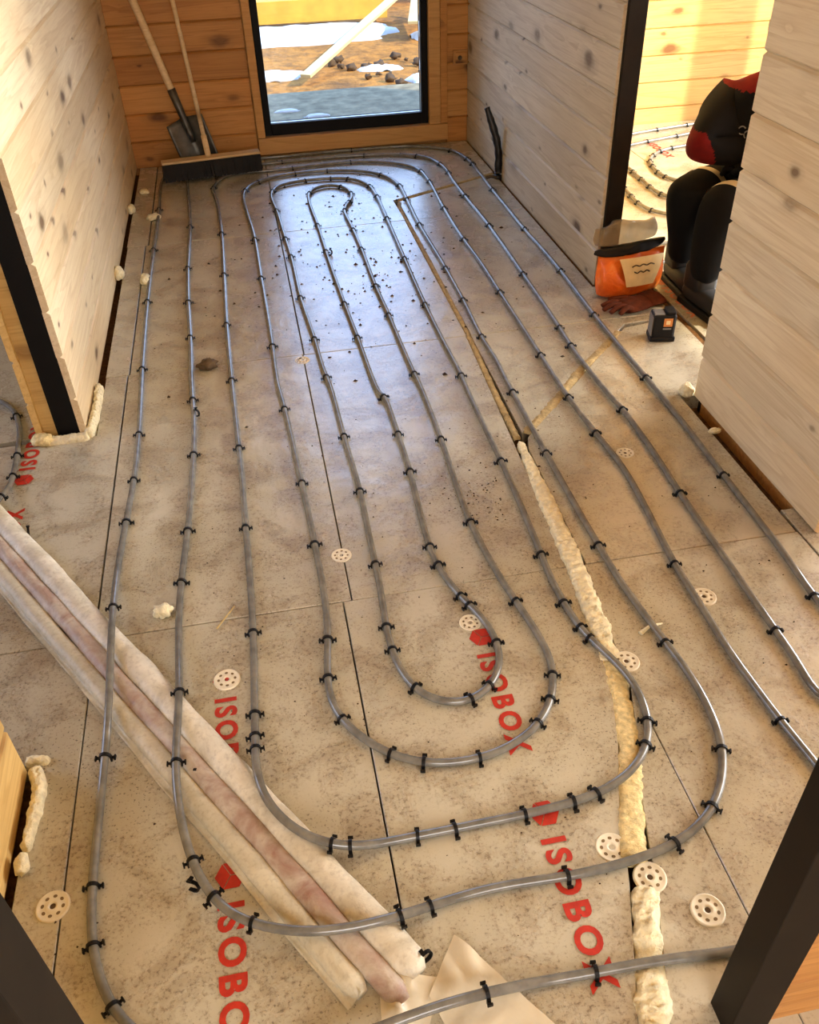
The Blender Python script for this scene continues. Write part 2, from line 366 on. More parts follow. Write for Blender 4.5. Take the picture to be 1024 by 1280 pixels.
# window in the back wall
win = struct(empty('window_1', (.62, YB, 0)))
def wpart(name, x0, x1, y0, y1, z0, z1, mat, bev=.003):
    return box(name, x0-.62, x1-.62, y0-YB, y1-YB, z0, z1, mat, win, bev)
wpart('casing', .090, .133, 5.120, 5.30, .10, 2.2, M['casing']); wpart('casing', 1.067, 1.130, 5.120, 5.30, .10, 2.2, M['casing'])
wpart('casing', .090, 1.172, 5.116, 5.30, .012, .098, M['casing']); wpart('casing', .090, 1.172, 5.120, 5.30, 2.2, 2.28, M['casing'])
wpart('casing', 1.132, 1.172, 5.128, 5.16, .10, 2.2, M['pine_honey'])
wpart('frame', .135, .172, 5.150, 5.22, .102, 2.196, M['black_paint']); wpart('frame', 1.028, 1.065, 5.150, 5.22, .102, 2.196, M['black_paint'])
wpart('frame', .172, 1.028, 5.150, 5.22, .102, .162, M['black_paint']); wpart('frame', .172, 1.028, 5.150, 5.22, 2.136, 2.196, M['black_paint'])
wpart('pane', .173, 1.027, 5.180, 5.188, .163, 2.135, M['glass'], 0)
# the wall the photograph is taken through: dark lined doorway
JX0, JX1 = -.318, .526
wf = struct(boxes('wall_front', [(-2.6, JX0-.04, .4575, .4585, -.12, CEIL), (JX1+.05, 4.2, .4575, .4585, -.12, CEIL), (JX0-.04, JX1+.05, .4575, .4585, 2.08, CEIL)], M['pine_honey']))
planks(wf, '+y', .479, XL, JX0-.012, M['pine']); planks(wf, '+y', .479, JX1+.008, 1.30, M['pine'])
planks(wf, '-y', .437, -2.0, JX0-.05, M['pine_honey']); planks(wf, '-y', .437, JX1+.066, 2.0, M['pine_honey'])
box('jamb', JX0-.05, JX0, .40, .476, -.05, 2.08, M['dark_stain'], wf, .002)
box('jamb', JX1, JX1+.066, .430, .482, -.05, 2.08, M['dark_stain'], wf, .002)
# outer walls of the neighbouring rooms, with their windows
def wall_x(name, x0, x1, ya, yb, ops, mat):
    L = []; y = ya
    for o0, o1, z0, z1 in ops:
        L += [(x0, x1, y, o0, -.3, CEIL), (x0, x1, o0, o1, -.3, z0), (x0, x1, o0, o1, z1, CEIL)]; y = o1
    L.append((x0, x1, y, yb, -.3, CEIL)); return struct(boxes(name, L, mat))
wall_x('wall_right_room', 4.2, 4.36, -2.1, 5.3, [(-.05, 1.85, .15, 2.35), (2.55, 4.07, .15, 2.35), (4.205, 4.9, .15, 2.35)], M['pine_yellow'])
wall_x('wall_left_room', -2.76, -2.6, -2.1, 5.3, [(1.4, 3.0, .55, 2.05)], M['pine'])
struct(boxes('wall_hall', [(-2.7, -.8, -2.1, -2.0, -.3, CEIL), (1.0, 4.3, -2.1, -2.0, -.3, CEIL), (-.8, 1.0, -2.1, -2.0, -.3, .8), (-.8, 1.0, -2.1, -2.0, 2.2, CEIL)], M['pine']))
struct(box('ceiling', -2.76, 4.36, -2.1, 5.3, CEIL, CEIL+.06, M['ceiling']))
struct(box('roof', -3.0, 4.5, -2.3, 5.45, CEIL+.061, CEIL+.14, M['roof']))

# floor: brown base, insulation boards with open joints between them
floor = struct(box('floor', -2.6, 4.2, -2.0, 5.16, -.16, -.05, M['subfloor']))
BOARDS = {}
def board(poly, key=None):
    o = prism('insulation_board', poly, -.05, 0, M['board'], floor, .0015); o.location.z = random.uniform(-.0012, 0)
    if key: BOARDS[key] = o
    return o
def rect(x0, x1, y0, y1): return [(x0, y0), (x1, y0), (x1, y1), (x0, y1)]
G = .0011
YS = (.255, 1.484, 2.737, 3.934, 5.112)
# columns along the left wall
board([(-.575, YS[0]+G), (-.4905-G, YS[0]+G), (-.4905-G, YS[1]-G), (-1.09, YS[1]-G), (-1.09, 1.16), (-.575, 1.16)])
board([(-.4945-G, YS[1]+G), (-.4945-G, YS[2]-G), (-.566, YS[2]-G), (-.566, 2.372), (-1.09, 2.372), (-1.09, YS[1]+G)], 'left')
board(rect(-.568, -.490-G, YS[2]+G, YS[3]-G)); board(rect(-.572, -.4785-G, YS[3]+G, YS[4]))
board(rect(-.490+G, .082-G, YS[0]+G, YS[1]-G), 'a1'); board(rect(-.492+G, .1035-G, YS[1]+G, YS[2]-G))
board(rect(-.488+G, .108-G, YS[2]+G, YS[3]-G)); board(rect(-.476+G, .108-G, YS[3]+G, YS[4]))
# the column left of the foamed gap
FL = [(.640, 1.484), (.622, 1.30), (.612, 1.115), (.565, .96), (.520, .839), (.478, .688), (.41, .49), (.33, .255)]
FR = [(.682, 1.484), (.662, 1.30), (.648, 1.115), (.606, .96), (.564, .839), (.524, .688), (.462, .49), (.38, .255)]
board([(.083+G, YS[0]+G), (FL[-1][0], YS[0]+G)] + FL[-2:0:-1] + [(FL[0][0], YS[1]-G), (.083+G, YS[1]-G)], 'a2')
board([(FR[-1][0], YS[0]+G), (.650-G, YS[0]+G), (.650-G, 1.10)] + FR[3:-1])
board([(.1045+G, YS[1]+G), (.644, YS[1]+G), (.664, 2.0), (.692, 2.737-G), (.1045+G, YS[2]-G)])
board(rect(.1095+G, .694, YS[2]+G, YS[3]-G))
board([(.1095+G, YS[3]+G), (.696, YS[3]+G), (.690, 4.218), (1.276, 4.505), (1.276, YS[4]), (.1095+G, YS[4])])
# the column along the right wall
board([(.650+G, YS[0]+G), (1.255, YS[0]+G), (1.255, YS[1]-G), (.686, YS[1]-G), (.666, 1.30), (.650+G, 1.11)])
board([(.690, YS[1]+G), (1.252, YS[1]+G), (1.252, 2.165), (1.476, 2.165), (1.476, 2.697), (1.262, 2.660), (.716, 2.058), (.700, 2.0)])
board([(.706, 2.084), (1.276, 2.690), (1.476, 2.70), (1.476, YS[2]-G), (.710, YS[2]-G)])
board([(.712, YS[2]+G), (1.476, YS[2]+G), (1.476, 3.02), (1.274, 3.02), (1.274, YS[3]-G), (.712, YS[3]-G)])
board([(.714, YS[3]+G), (1.274, YS[3]+G), (1.274, 4.478), (.712, 4.192)])
# side rooms and the hall
for r in range(4):
    x = 1.504 if r else 1.259
    for c in range(5):
        x1 = min(x+.6, 4.195)
        if r == 0 and c == 0: x1 = 1.986
        board(rect(x+G, x1-G, YS[r]+.09*(r > 0)+G, (YS[r+1]+.09 if r < 3 else 5.13)-G), 'r%d%d' % (r, c)); x = x1
for y0, y1 in ((1.57, 2.155), (3.08, 5.13)): board(rect(1.388, 1.50, y0, y1))
for r in range(3):
    for x0, x1 in ((-2.58, -1.69), (-1.69, -1.09)): board(rect(x0+G, x1-G, (.5, 1.484, 2.40)[r]+G, (1.484, 2.40, 3.6)[r]-G))
board(rect(-1.09+G, -.76, 2.40, 3.6))
for x0 in (-1.8, -.6, .6, 1.8): board(rect(x0+G, x0+1.2-G, -1.9, .255-G))

# ---------------------------------------------------------------- outside the window
gv = []; gf = []; NX, NY = 60, 56
for j in range(NY):
    for i in range(NX):
        x = -7+17*i/(NX-1); y = 5.32+22*(j/(NY-1))**1.4
        h = -.34+.035*noise.noise(Vector((x*.9, y*.9, 0)))+.02*noise.noise(Vector((x*3, y*3, 4)))+max(0, y-8.0)*.012
        if y < 7.4: h = min(h, -.31)
        gv.append((x, y, h))
for j in range(NY-1):
    for i in range(NX-1): a = j*NX+i; gf.append((a, a+1, a+1+NX, a+NX))
struct(mk('ground', gv, gf, M['soil'], None, True))
struct(box('ground_around', -30, 30, -30, 40, -.62, -.5, M['soil']))
struct(box('ground_apron', -3, 5, 5.305, 7.55, -.45, -.205, M['concrete'], None, .01))

# pipe route and clip spots, metres on the floor
PIPE_PATH = [(1.158,1.228,0.009),(1.159,1.256,0.009),(1.172,1.436,0.009),(1.175,1.572,0.009),(1.179,1.742,0.009),(1.186,2.012,0.009),
    (1.187,2.289,0.009),(1.185,2.485,0.009),(1.186,2.768,0.009),(1.197,3.197,0.009),(1.195,3.444,0.009),(1.189,3.679,0.009),(1.191,3.92,0.009),
    (1.192,4.222,0.009),(1.197,4.496,0.009),(1.193,4.744,0.009),(1.139,4.926,0.009),(1.039,5.011,0.009),(0.891,5.07,0.009),(0.674,5.08,0.009),
    (0.439,5.082,0.009),(0.244,5.073,0.009),(0.071,5.072,0.009),(-0.168,5.013,0.009),(-0.396,4.978,0.009),(-0.442,4.838,0.009),(-0.448,4.642,0.009),
    (-0.444,4.384,0.009),(-0.45,3.86,0.009),(-0.453,3.304,0.009),(-0.446,2.753,0.009),(-0.435,2.337,0.009),(-0.436,2.094,0.009),(-0.446,1.9,0.009),
    (-0.455,1.689,0.009),(-0.447,1.529,0.035),(-0.439,1.366,0.039),(-0.434,1.272,0.039),(-0.431,1.188,0.039),(-0.434,1.125,0.025),
    (-0.439,0.998,0.009),(-0.439,0.881,0.009),(-0.436,0.813,0.009),(-0.43,0.762,0.009),(-0.417,0.713,0.009),(-0.396,0.664,0.009),(-0.37,0.629,0.009),
    (-0.313,0.581,0.009),(-0.23,0.547,0.009),(-0.136,0.534,0.009),(-0.039,0.528,0.032),(0.032,0.535,0.039),(0.094,0.544,0.039),(0.175,0.55,0.035),
    (0.256,0.56,0.009),(0.366,0.555,0.009),(0.466,0.553,0.009),(0.582,0.542,0.009),(0.667,0.541,0.009),(0.782,0.568,0.009),(0.876,0.634,0.009),
    (0.918,0.737,0.009),(0.913,0.846,0.009),(0.901,0.942,0.009),(0.895,1.029,0.009),(0.889,1.137,0.009),(0.892,1.282,0.009),(0.894,1.429,0.009),
    (0.912,1.627,0.009),(0.925,1.837,0.009),(0.912,2.021,0.009),(0.901,2.235,0.009),(0.901,2.535,0.009),(0.903,3.051,0.009),(0.905,3.342,0.009),
    (0.897,3.611,0.009),(0.901,4.04,0.009),(0.914,4.462,0.009),(0.89,4.664,0.009),(0.781,4.784,0.009),(0.602,4.856,0.009),(0.414,4.861,0.009),
    (0.225,4.841,0.009),(0.077,4.836,0.009),(-0.077,4.842,0.009),(-0.173,4.666,0.009),(-0.16,4.34,0.009),(-0.151,3.986,0.009),(-0.151,3.503,0.009),
    (-0.152,3.035,0.009),(-0.146,2.601,0.009),(-0.138,2.248,0.009),(-0.134,2.062,0.009),(-0.133,1.806,0.009),(-0.131,1.616,0.009),
    (-0.132,1.433,0.009),(-0.135,1.326,0.009),(-0.139,1.233,0.009),(-0.142,1.124,0.015),(-0.143,1.061,0.033),(-0.142,1.013,0.039),(-0.135,0.97,0.039),
    (-0.118,0.934,0.039),(-0.095,0.899,0.039),(-0.063,0.865,0.039),(-0.016,0.84,0.038),(0.034,0.839,0.017),(0.075,0.845,0.009),(0.137,0.845,0.009),
    (0.205,0.845,0.009),(0.252,0.846,0.009),(0.338,0.846,0.009),(0.399,0.85,0.009),(0.456,0.854,0.009),(0.518,0.869,0.009),(0.566,0.891,0.009),
    (0.603,0.923,0.009),(0.633,0.964,0.009),(0.648,1.009,0.009),(0.655,1.071,0.009),(0.648,1.13,0.009),(0.626,1.19,0.009),(0.604,1.239,0.009),
    (0.592,1.301,0.009),(0.585,1.381,0.009),(0.584,1.46,0.009),(0.589,1.547,0.009),(0.594,1.687,0.009),(0.599,1.838,0.009),(0.6,1.957,0.009),
    (0.6,2.116,0.009),(0.601,2.328,0.009),(0.605,2.462,0.009),(0.6,2.69,0.009),(0.598,3.022,0.009),(0.605,3.49,0.009),(0.614,3.976,0.009),
    (0.617,4.299,0.009),(0.6,4.467,0.009),(0.527,4.58,0.009),(0.404,4.615,0.009),(0.26,4.611,0.009),(0.169,4.58,0.009),(0.12,4.517,0.009),
    (0.103,4.393,0.009),(0.116,4.211,0.009),(0.127,3.863,0.009),(0.137,3.576,0.009),(0.138,3.189,0.009),(0.155,2.829,0.009),(0.163,2.571,0.009),
    (0.171,2.496,0.009),(0.176,2.177,0.009),(0.184,1.908,0.009),(0.179,1.676,0.009),(0.176,1.505,0.009),(0.168,1.374,0.009),(0.168,1.299,0.009),
    (0.184,1.201,0.009),(0.221,1.146,0.009),(0.264,1.122,0.009),(0.306,1.12,0.009),(0.348,1.142,0.009),(0.383,1.181,0.009),(0.401,1.235,0.009),
    (0.402,1.295,0.009),(0.387,1.362,0.009),(0.365,1.409,0.009),(0.35,1.447,0.009),(0.325,1.565,0.009),(0.324,1.7,0.009),(0.336,1.954,0.009),
    (0.337,2.162,0.009),(0.331,2.383,0.009),(0.325,2.383,0.009),(0.308,2.79,0.009),(0.298,3.116,0.009),(0.29,3.498,0.009),(0.288,3.951,0.009),
    (0.282,4.29,0.009),(0.295,4.418,0.009),(0.337,4.487,0.009),(0.41,4.511,0.009),(0.475,4.459,0.009),(0.502,4.364,0.009),(0.487,4.258,0.009),
    (0.436,4.136,0.009),(0.439,3.887,0.009),(0.443,3.592,0.009),(0.441,3.236,0.009),(0.448,2.954,0.009),(0.45,2.727,0.009),(0.455,2.499,0.009),
    (0.459,2.425,0.009),(0.457,2.095,0.009),(0.449,1.846,0.009),(0.447,1.696,0.009),(0.463,1.492,0.009),(0.479,1.388,0.009),(0.497,1.283,0.009),
    (0.504,1.204,0.009),(0.493,1.141,0.009),(0.47,1.092,0.009),(0.429,1.038,0.009),(0.374,1.004,0.009),(0.311,0.984,0.009),(0.265,0.981,0.009),
    (0.21,0.985,0.009),(0.168,0.998,0.009),(0.117,1.026,0.009),(0.073,1.072,0.009),(0.031,1.134,0.009),(0.016,1.199,0.009),(0.018,1.252,0.009),
    (0.035,1.376,0.009),(0.041,1.516,0.009),(0.038,1.701,0.009),(0.03,1.971,0.009),(0.014,2.372,0.009),(0.003,2.537,0.009),(0.004,2.839,0.009),
    (-0.002,3.429,0.009),(-0.007,3.9,0.009),(-0.027,4.251,0.009),(-0.034,4.458,0.009),(-0.007,4.586,0.009),(0.068,4.678,0.009),(0.18,4.733,0.009),
    (0.328,4.75,0.009),(0.474,4.738,0.009),(0.614,4.678,0.009),(0.708,4.579,0.009),(0.753,4.423,0.009),(0.752,4.183,0.009),(0.744,3.848,0.009),
    (0.75,3.338,0.009),(0.748,2.999,0.009),(0.739,2.681,0.009),(0.745,2.526,0.009),(0.74,2.362,0.009),(0.738,2.163,0.009),(0.737,1.966,0.009),
    (0.737,1.81,0.009),(0.737,1.668,0.009),(0.739,1.535,0.009),(0.741,1.416,0.009),(0.75,1.314,0.009),(0.765,1.19,0.009),(0.777,1.098,0.009),
    (0.778,1.022,0.009),(0.768,0.938,0.009),(0.754,0.893,0.009),(0.725,0.84,0.009),(0.682,0.789,0.009),(0.636,0.757,0.009),(0.583,0.735,0.009),
    (0.524,0.724,0.009),(0.458,0.718,0.009),(0.376,0.716,0.009),(0.276,0.723,0.009),(0.21,0.722,0.009),(0.13,0.713,0.01),(0.069,0.692,0.039),
    (-0.006,0.689,0.039),(-0.065,0.694,0.039),(-0.132,0.714,0.039),(-0.177,0.739,0.03),(-0.204,0.762,0.025),(-0.23,0.795,0.023),(-0.256,0.845,0.025),
    (-0.274,0.904,0.033),(-0.288,0.985,0.039),(-0.294,1.063,0.039),(-0.293,1.138,0.039),(-0.29,1.234,0.039),(-0.296,1.349,0.02),(-0.301,1.487,0.009),
    (-0.297,1.63,0.009),(-0.283,1.829,0.009),(-0.269,2.192,0.009),(-0.269,2.386,0.009),(-0.276,2.552,0.009),(-0.284,2.939,0.009),(-0.295,3.271,0.009),
    (-0.299,3.602,0.009),(-0.293,4.109,0.009),(-0.307,4.652,0.009),(-0.305,4.839,0.009),(-0.246,4.934,0.009),(-0.095,4.962,0.009),(0.084,4.965,0.009),
    (0.236,4.971,0.009),(0.427,4.979,0.009),(0.657,4.963,0.009),(0.861,4.909,0.009),(0.981,4.827,0.009),(1.038,4.651,0.009),(1.035,4.398,0.009),
    (1.038,4.153,0.009),(1.048,3.764,0.009),(1.041,3.213,0.009),(1.03,2.694,0.009),(1.022,2.51,0.009),(1.032,2.203,0.009),(1.039,2.123,0.009),
    (1.038,1.882,0.009),(1.028,1.69,0.009),(1.024,1.493,0.009),(1.02,1.322,0.009),(1.018,1.173,0.009),(1.015,1.05,0.009),(1.004,0.973,0.009),]
CLIP_SPOTS = [(-0.439,4.374),(-0.449,3.852),(-0.452,3.298),(-0.445,2.747),(-0.435,2.328),(-0.435,2.087),(-0.444,1.895),(-0.454,1.555),(-0.438,1.131),
    (-0.437,0.87),(-0.429,0.764),(-0.396,0.66),(-0.291,4.1),(-0.299,3.595),(-0.295,3.264),(-0.283,2.949),(-0.275,2.506),(-0.268,2.187),(-0.282,1.823),
    (-0.296,1.623),(-0.294,1.257),(-0.3,1.079),(-0.267,0.868),(-0.228,0.796),(-0.155,0.738),(0.075,0.705),(0.127,0.714),(0.376,0.715),(0.585,0.732),
    (0.682,0.79),(0.747,0.904),(0.758,1.188),(0.737,1.532),(0.737,1.957),(0.741,2.299),(0.741,2.704),(0.748,3.009),(0.749,3.325),(0.746,3.835),
    (0.749,4.18),(-0.173,4.63),(-0.151,3.968),(-0.151,3.488),(-0.152,3.018),(-0.145,2.601),(-0.142,2.191),(-0.133,1.803),(-0.133,1.42),(-0.141,1.188),
    (-0.143,1.125),(-0.144,1.086),(-0.013,0.854),(0.019,0.848),(0.141,0.842),(0.204,0.843),(0.337,0.845),(0.432,0.85),(0.486,0.859),(0.623,0.947),
    (0.644,0.999),(0.604,1.232),(0.595,1.28),(0.586,1.353),(0.588,1.537),(0.598,1.945),(0.6,2.445),(0.596,3.005),(0.603,3.468),(0.611,3.957),
    (0.608,4.268),(0.604,4.433),(0.507,4.566),(0.429,4.602),(0.294,4.588),(0.118,4.495),(0.116,4.207),(0.128,3.831),(0.138,3.611),(0.139,3.19),
    (0.152,2.823),(0.166,2.546),(0.176,2.173),(0.182,1.897),(0.182,1.593),(0.172,1.371),(0.169,1.296),(0.19,1.185),(0.308,1.118),(0.362,1.147),
    (0.404,1.274),(0.368,1.396),(0.351,1.435),(0.325,1.557),(0.323,1.623),(0.334,1.95),(0.336,2.157),(0.329,2.369),(0.308,2.8),(0.301,3.095),
    (0.292,3.634),(0.288,3.951),(0.293,4.408),(0.458,4.462),(0.5,4.349),(0.474,4.222),(0.433,4.118),(0.446,3.855),(0.443,3.621),(0.441,3.226),
    (0.447,2.947),(0.455,2.494),(0.458,2.09),(0.449,1.693),(0.478,1.388),(0.496,1.159),(0.469,1.089),(0.43,1.035),(0.291,0.981),(0.18,0.991),
    (0.117,1.024),(0.029,1.132),(0.02,1.246),(0.034,1.365),(0.038,1.694),(0.031,1.967),(0.014,2.37),(0.003,2.814),(0,3.414),(-0.006,3.858),
    (-0.017,4.547),(0.058,4.656),(0.254,4.744),(0.427,4.727),(0.692,4.593),(0.757,4.401),(0.252,4.821),(0.564,4.845),(0.914,4.598),(0.906,4.424),
    (0.901,4.021),(0.896,3.602),(0.901,3.044),(0.897,2.524),(0.901,2.229),(0.91,2.019),(0.893,1.432),(0.898,0.938),(0.198,4.968),(0.655,4.954),
    (0.929,4.857),(1.026,4.694),(1.038,4.534),(1.04,4.158),(1.043,3.742),(1.038,3.19),(1.023,2.703),(1.023,2.564),(1.035,2.123),(1.026,1.686),
    (1.015,1.17),(0.603,5.064),(1.138,4.919),(1.191,4.733),(1.191,4.645),(1.189,4.214),(1.188,3.661),(1.193,3.182),(1.187,2.761),(1.185,2.292),
    (1.175,1.734),(1.155,1.251),(0.18,0.558),(0.368,0.553),]

# ================================================================ THE HEATING PIPE
PIPE_R = .0082
_pp = [Vector(q) for q in PIPE_PATH]
# the two ends run on to the right, through the opening in the right wall
_pp = [Vector((2.1, .82, .009)), Vector((1.6, .86, .009)), Vector((1.30, .96, .009)), Vector((1.19, 1.10, .009))] + _pp + [Vector((1.075, .93, .009)), Vector((1.18, .78, .009)), Vector((1.5, .70, .009)), Vector((2.1, .68, .009))]
def relax(P, n=2):
    for _ in range(n):
        P = [P[0]] + [P[i]*.6+(P[i-1]+P[i+1])*.2 if (P[i+1]-P[i-1]).length < .5 else P[i] for i in range(1, len(P)-1)] + [P[-1]]
    return P
DENSE = catmull(_pp, .012)
DENSE = relax(DENSE, 30)
hp = tube('heating_pipe', DENSE, PIPE_R, M['pipe'], None, 12)
tag(hp, 'long grey plastic heating pipe looped across the floor of the main room', 'pipe')
# sections of the pipe, for saying which clip is which
SEC = []; cur = None; idx = -1
for q in DENSE:
    z = 'far' if q.y > 4.42 else ('near' if q.y < 1.45 else 'run')
    if z != cur: cur = z; idx += 1
    SEC.append((idx, z))
ORD = ['', 'first', 'second', 'third', 'fourth', 'fifth', 'sixth', 'seventh', 'eighth', 'ninth', 'tenth', 'eleventh', 'twelfth']
RUNS = [12, 1, 10, 3, 8, 5, 6, 7, 4, 9, 2, 11]; FARS = ['outermost', 'third', 'fifth', 'innermost', 'fourth', 'second']; NEARS = ['right-hand end', 'outermost', 'third', 'innermost', 'second innermost', 'second outermost', 'right-hand end']
_seen = {'run': [], 'far': [], 'near': []}
for i, z in dict(SEC).items(): _seen[z].append(i)
ORDN = ORD[1:]+['thirteenth', 'fourteenth', 'fifteenth', 'sixteenth', 'seventeenth', 'eighteenth', 'nineteenth', 'twentieth']
def clip_words(i, z, k):
    n = _seen[z].index(i); w = ORDN[min(k, len(ORDN)-1)]
    if z == 'run':
        r = RUNS[min(n, 11)]; return '%s black clip from the window on the %s straight pipe run from the left' % (w, ORD[r]), 'clips on pipe run %d' % r
    if z == 'far':
        e = FARS[min(n, 5)]; return '%s black clip from the left on the %s pipe bend under the window' % (w, e), 'clips on %s far bend' % e
    e = NEARS[min(n, 6)]
    if e.startswith('right'):
        return '%s black clip from the window on the %s pipe leaving through the right opening' % (w, 'outer' if n == 0 else 'inner'), 'clips on pipe ends'
    return '%s black clip from the left on the %s pipe bend nearest the camera' % (w, e), 'clips on %s near bend' % e
def clip_mesh():
    V = []; F = []; hw = .0032; r0, r1 = PIPE_R+.0003, PIPE_R+.0028; pts0 = []; n = 8
    arc = [math.pi*k/n for k in range(n+1)]
    for x in (-hw, hw):
        for a in arc: V.append((x, r1*math.cos(a), .009+r1*math.sin(a)))
        for a in arc: V.append((x, r0*math.cos(a), .009+r0*math.sin(a)))
    m = n+1
    for k in range(n):
        a, b = k, k+1
        F += [(a, b, b+2*m, a+2*m), (a+m, a+3*m, b+3*m, b+m), (a, a+m, b+m, b), (a+2*m, b+2*m, b+3*m, a+3*m)]
    def bx(x0, x1, y0, y1, z0, z1, tilt=0):
        o = len(V)
        for x in (x0, x1):
            for y, z in ((y0, z0), (y1, z0+tilt), (y1, z1+tilt), (y0, z1)): V.append((x, y, z))
        F.extend([(o, o+1, o+2, o+3), (o+4, o+7, o+6, o+5), (o, o+4, o+5, o+1), (o+3, o+2, o+6, o+7), (o+1, o+5, o+6, o+2), (o, o+3, o+7, o+4)])
    for s in (1, -1):
        bx(-hw, hw, s*r0, s*(r1+.0006), -.004, .009)             # legs going into the board
        bx(-hw*.8, hw*.8, s*r1, s*(r1+.0052), .0035, .006, .002)   # barbed wings
        bx(-hw*1.4, hw*1.4, s*(r1+.0045), s*(r1+.0075), .002, .0085)
    me = bpy.data.meshes.new('pipe_clip'); me.from_pydata(V, [], F); me.update(); me.materials.append(M['plastic_black']); return me
CLIP = clip_mesh()
_cl = []
for cx, cyy in CLIP_SPOTS:
    best = min(range(len(DENSE)), key=lambda i: (DENSE[i].x-cx)**2+(DENSE[i].y-cyy)**2); _cl.append(best)
_by = {}
for bst in _cl: _by.setdefault(SEC[bst], []).append(bst)
for (si, z), L in sorted(_by.items()):
    L.sort(key=(lambda i: DENSE[i].x) if z != 'run' and not (z == 'near' and NEARS[min(_seen['near'].index(si), 6)].startswith('right')) else (lambda i: -DENSE[i].y))
    for k, best in enumerate(L):
        q = DENSE[best]; d = DENSE[min(best+2, len(DENSE)-1)]-DENSE[max(best-2, 0)]
        o = bpy.data.objects.new('pipe_clip', CLIP); link(o); o.location = (q.x, q.y, q.z-.009); o.rotation_euler = (random.uniform(-.08, .08), 0, math.atan2(d.y, d.x)+random.uniform(-.12, .12))
        sc = random.uniform(.95, 1.1); o.scale = (sc, sc, 1)
        l, g = clip_words(si, z, k); tag(o, l, 'clip', g)
# pipes in the side rooms
def side_pipe(pts, label, clips, clabel, cgroup):
    P = catmull([Vector((x, y, .009)) for x, y in pts], .02)
    for q in P:
        if q.x < -.5: q.z += .031*max(0, min(1, 1-(abs((q-Vector((-.7585, 1.8462, 0))).dot(Vector((.84392, .53646, 0))))-.085)/.06))
    o = tube('heating_pipe', P, PIPE_R, M['pipe'], None, 10); tag(o, label, 'pipe')
    for kk, t in enumerate(clips):
        i = int(t*(len(P)-1)); q = P[i]; d = P[min(i+1, len(P)-1)]-P[max(i-1, 0)]
        c = bpy.data.objects.new('pipe_clip', CLIP); link(c); c.location = (q.x, q.y, q.z-.009); c.rotation_euler = (0, 0, math.atan2(d.y, d.x)); tag(c, (ORDN[kk]+' '+clabel) if len(clips) > 1 else clabel, 'clip', cgroup)
CL = 'black plastic clip on a curved pipe in the sunlit side room'
side_pipe([(2.9, 4.62), (2.5, 4.64), (2.25, 4.58), (2.13, 4.46), (2.088, 4.32), (2.08, 4.18), (2.12, 4.09), (2.3, 4.02), (2.7, 3.98)], 'curved grey pipe in the side room, the one bending nearest the window wall', (.18, .26, .33, .38, .43, .48, .53, .58, .63, .7), 'black clip along the side room pipe of the window wall bend', 'side room clips 0')
side_pipe([(1.98, 4.62), (1.968, 4.44), (1.96, 4.3), (1.952, 4.12), (1.95, 3.97), (1.975, 3.89), (2.06, 3.84), (2.4, 3.80)], 'curved grey pipe in the side room, the middle of three bends', (.1, .2, .3, .4, .5, .6, .7, .8), 'black clip along the side room pipe of the middle bend', 'side room clips 1')
side_pipe([(1.86, 4.5), (1.84, 4.22), (1.815, 4.0), (1.803, 3.84), (1.825, 3.73), (1.88, 3.66), (2.05, 3.59), (2.4, 3.55)], 'curved grey pipe in the side room, the bend nearest the doorway', (.1, .2, .3, .4, .48, .56, .64, .75), 'black clip along the side room pipe of the doorway bend', 'side room clips 2')
side_pipe([(1.60, 3.34), (1.70, 3.345), (1.9, 3.31), (2.4, 3.2)], 'short straight stretch of grey pipe behind the orange bag', (.12,), 'black plastic clip on the pipe behind the orange bag', None)
side_pipe([(1.54, 3.12), (1.63, 3.155), (1.75, 3.2), (2.0, 3.24)], 'short grey pipe stub between the orange bag and the squatting worker', (.1, .3), 'black plastic clip on the pipe stub beside the orange bag', 'stub clips')
side_pipe([(1.9, 4.84), (2.25, 4.935), (2.5, 4.99), (2.75, 5.03), (3.3, 5.05)], 'grey pipe lying right along the sunlit plank wall', (.2, .35, .5, .6), 'black plastic clip on the pipe along the sunlit plank wall', 'plank wall clips')
side_pipe([(1.95, 4.66), (2.2, 4.75), (2.42, 4.81), (2.6, 4.85), (3.2, 4.86)], 'second grey pipe out from the sunlit plank wall', (.25, .4, .6), 'black plastic clip on the second pipe from the sunlit wall', 'second wall pipe clips')
side_pipe([(-1.5, 2.66), (-1.1, 2.70), (-.93, 2.67), (-.85, 2.588), (-.805, 2.456), (-.79, 2.34), (-.782, 2.171), (-.79, 2.02), (-.84, 1.916), (-1.05, 1.8), (-1.4, 1.75)], 'dark grey pipe bending through the left-hand opening beside the red print', (.38, .5, .55, .62, .66), 'black plastic clip on the pipe in the left-hand opening', 'left room clips')

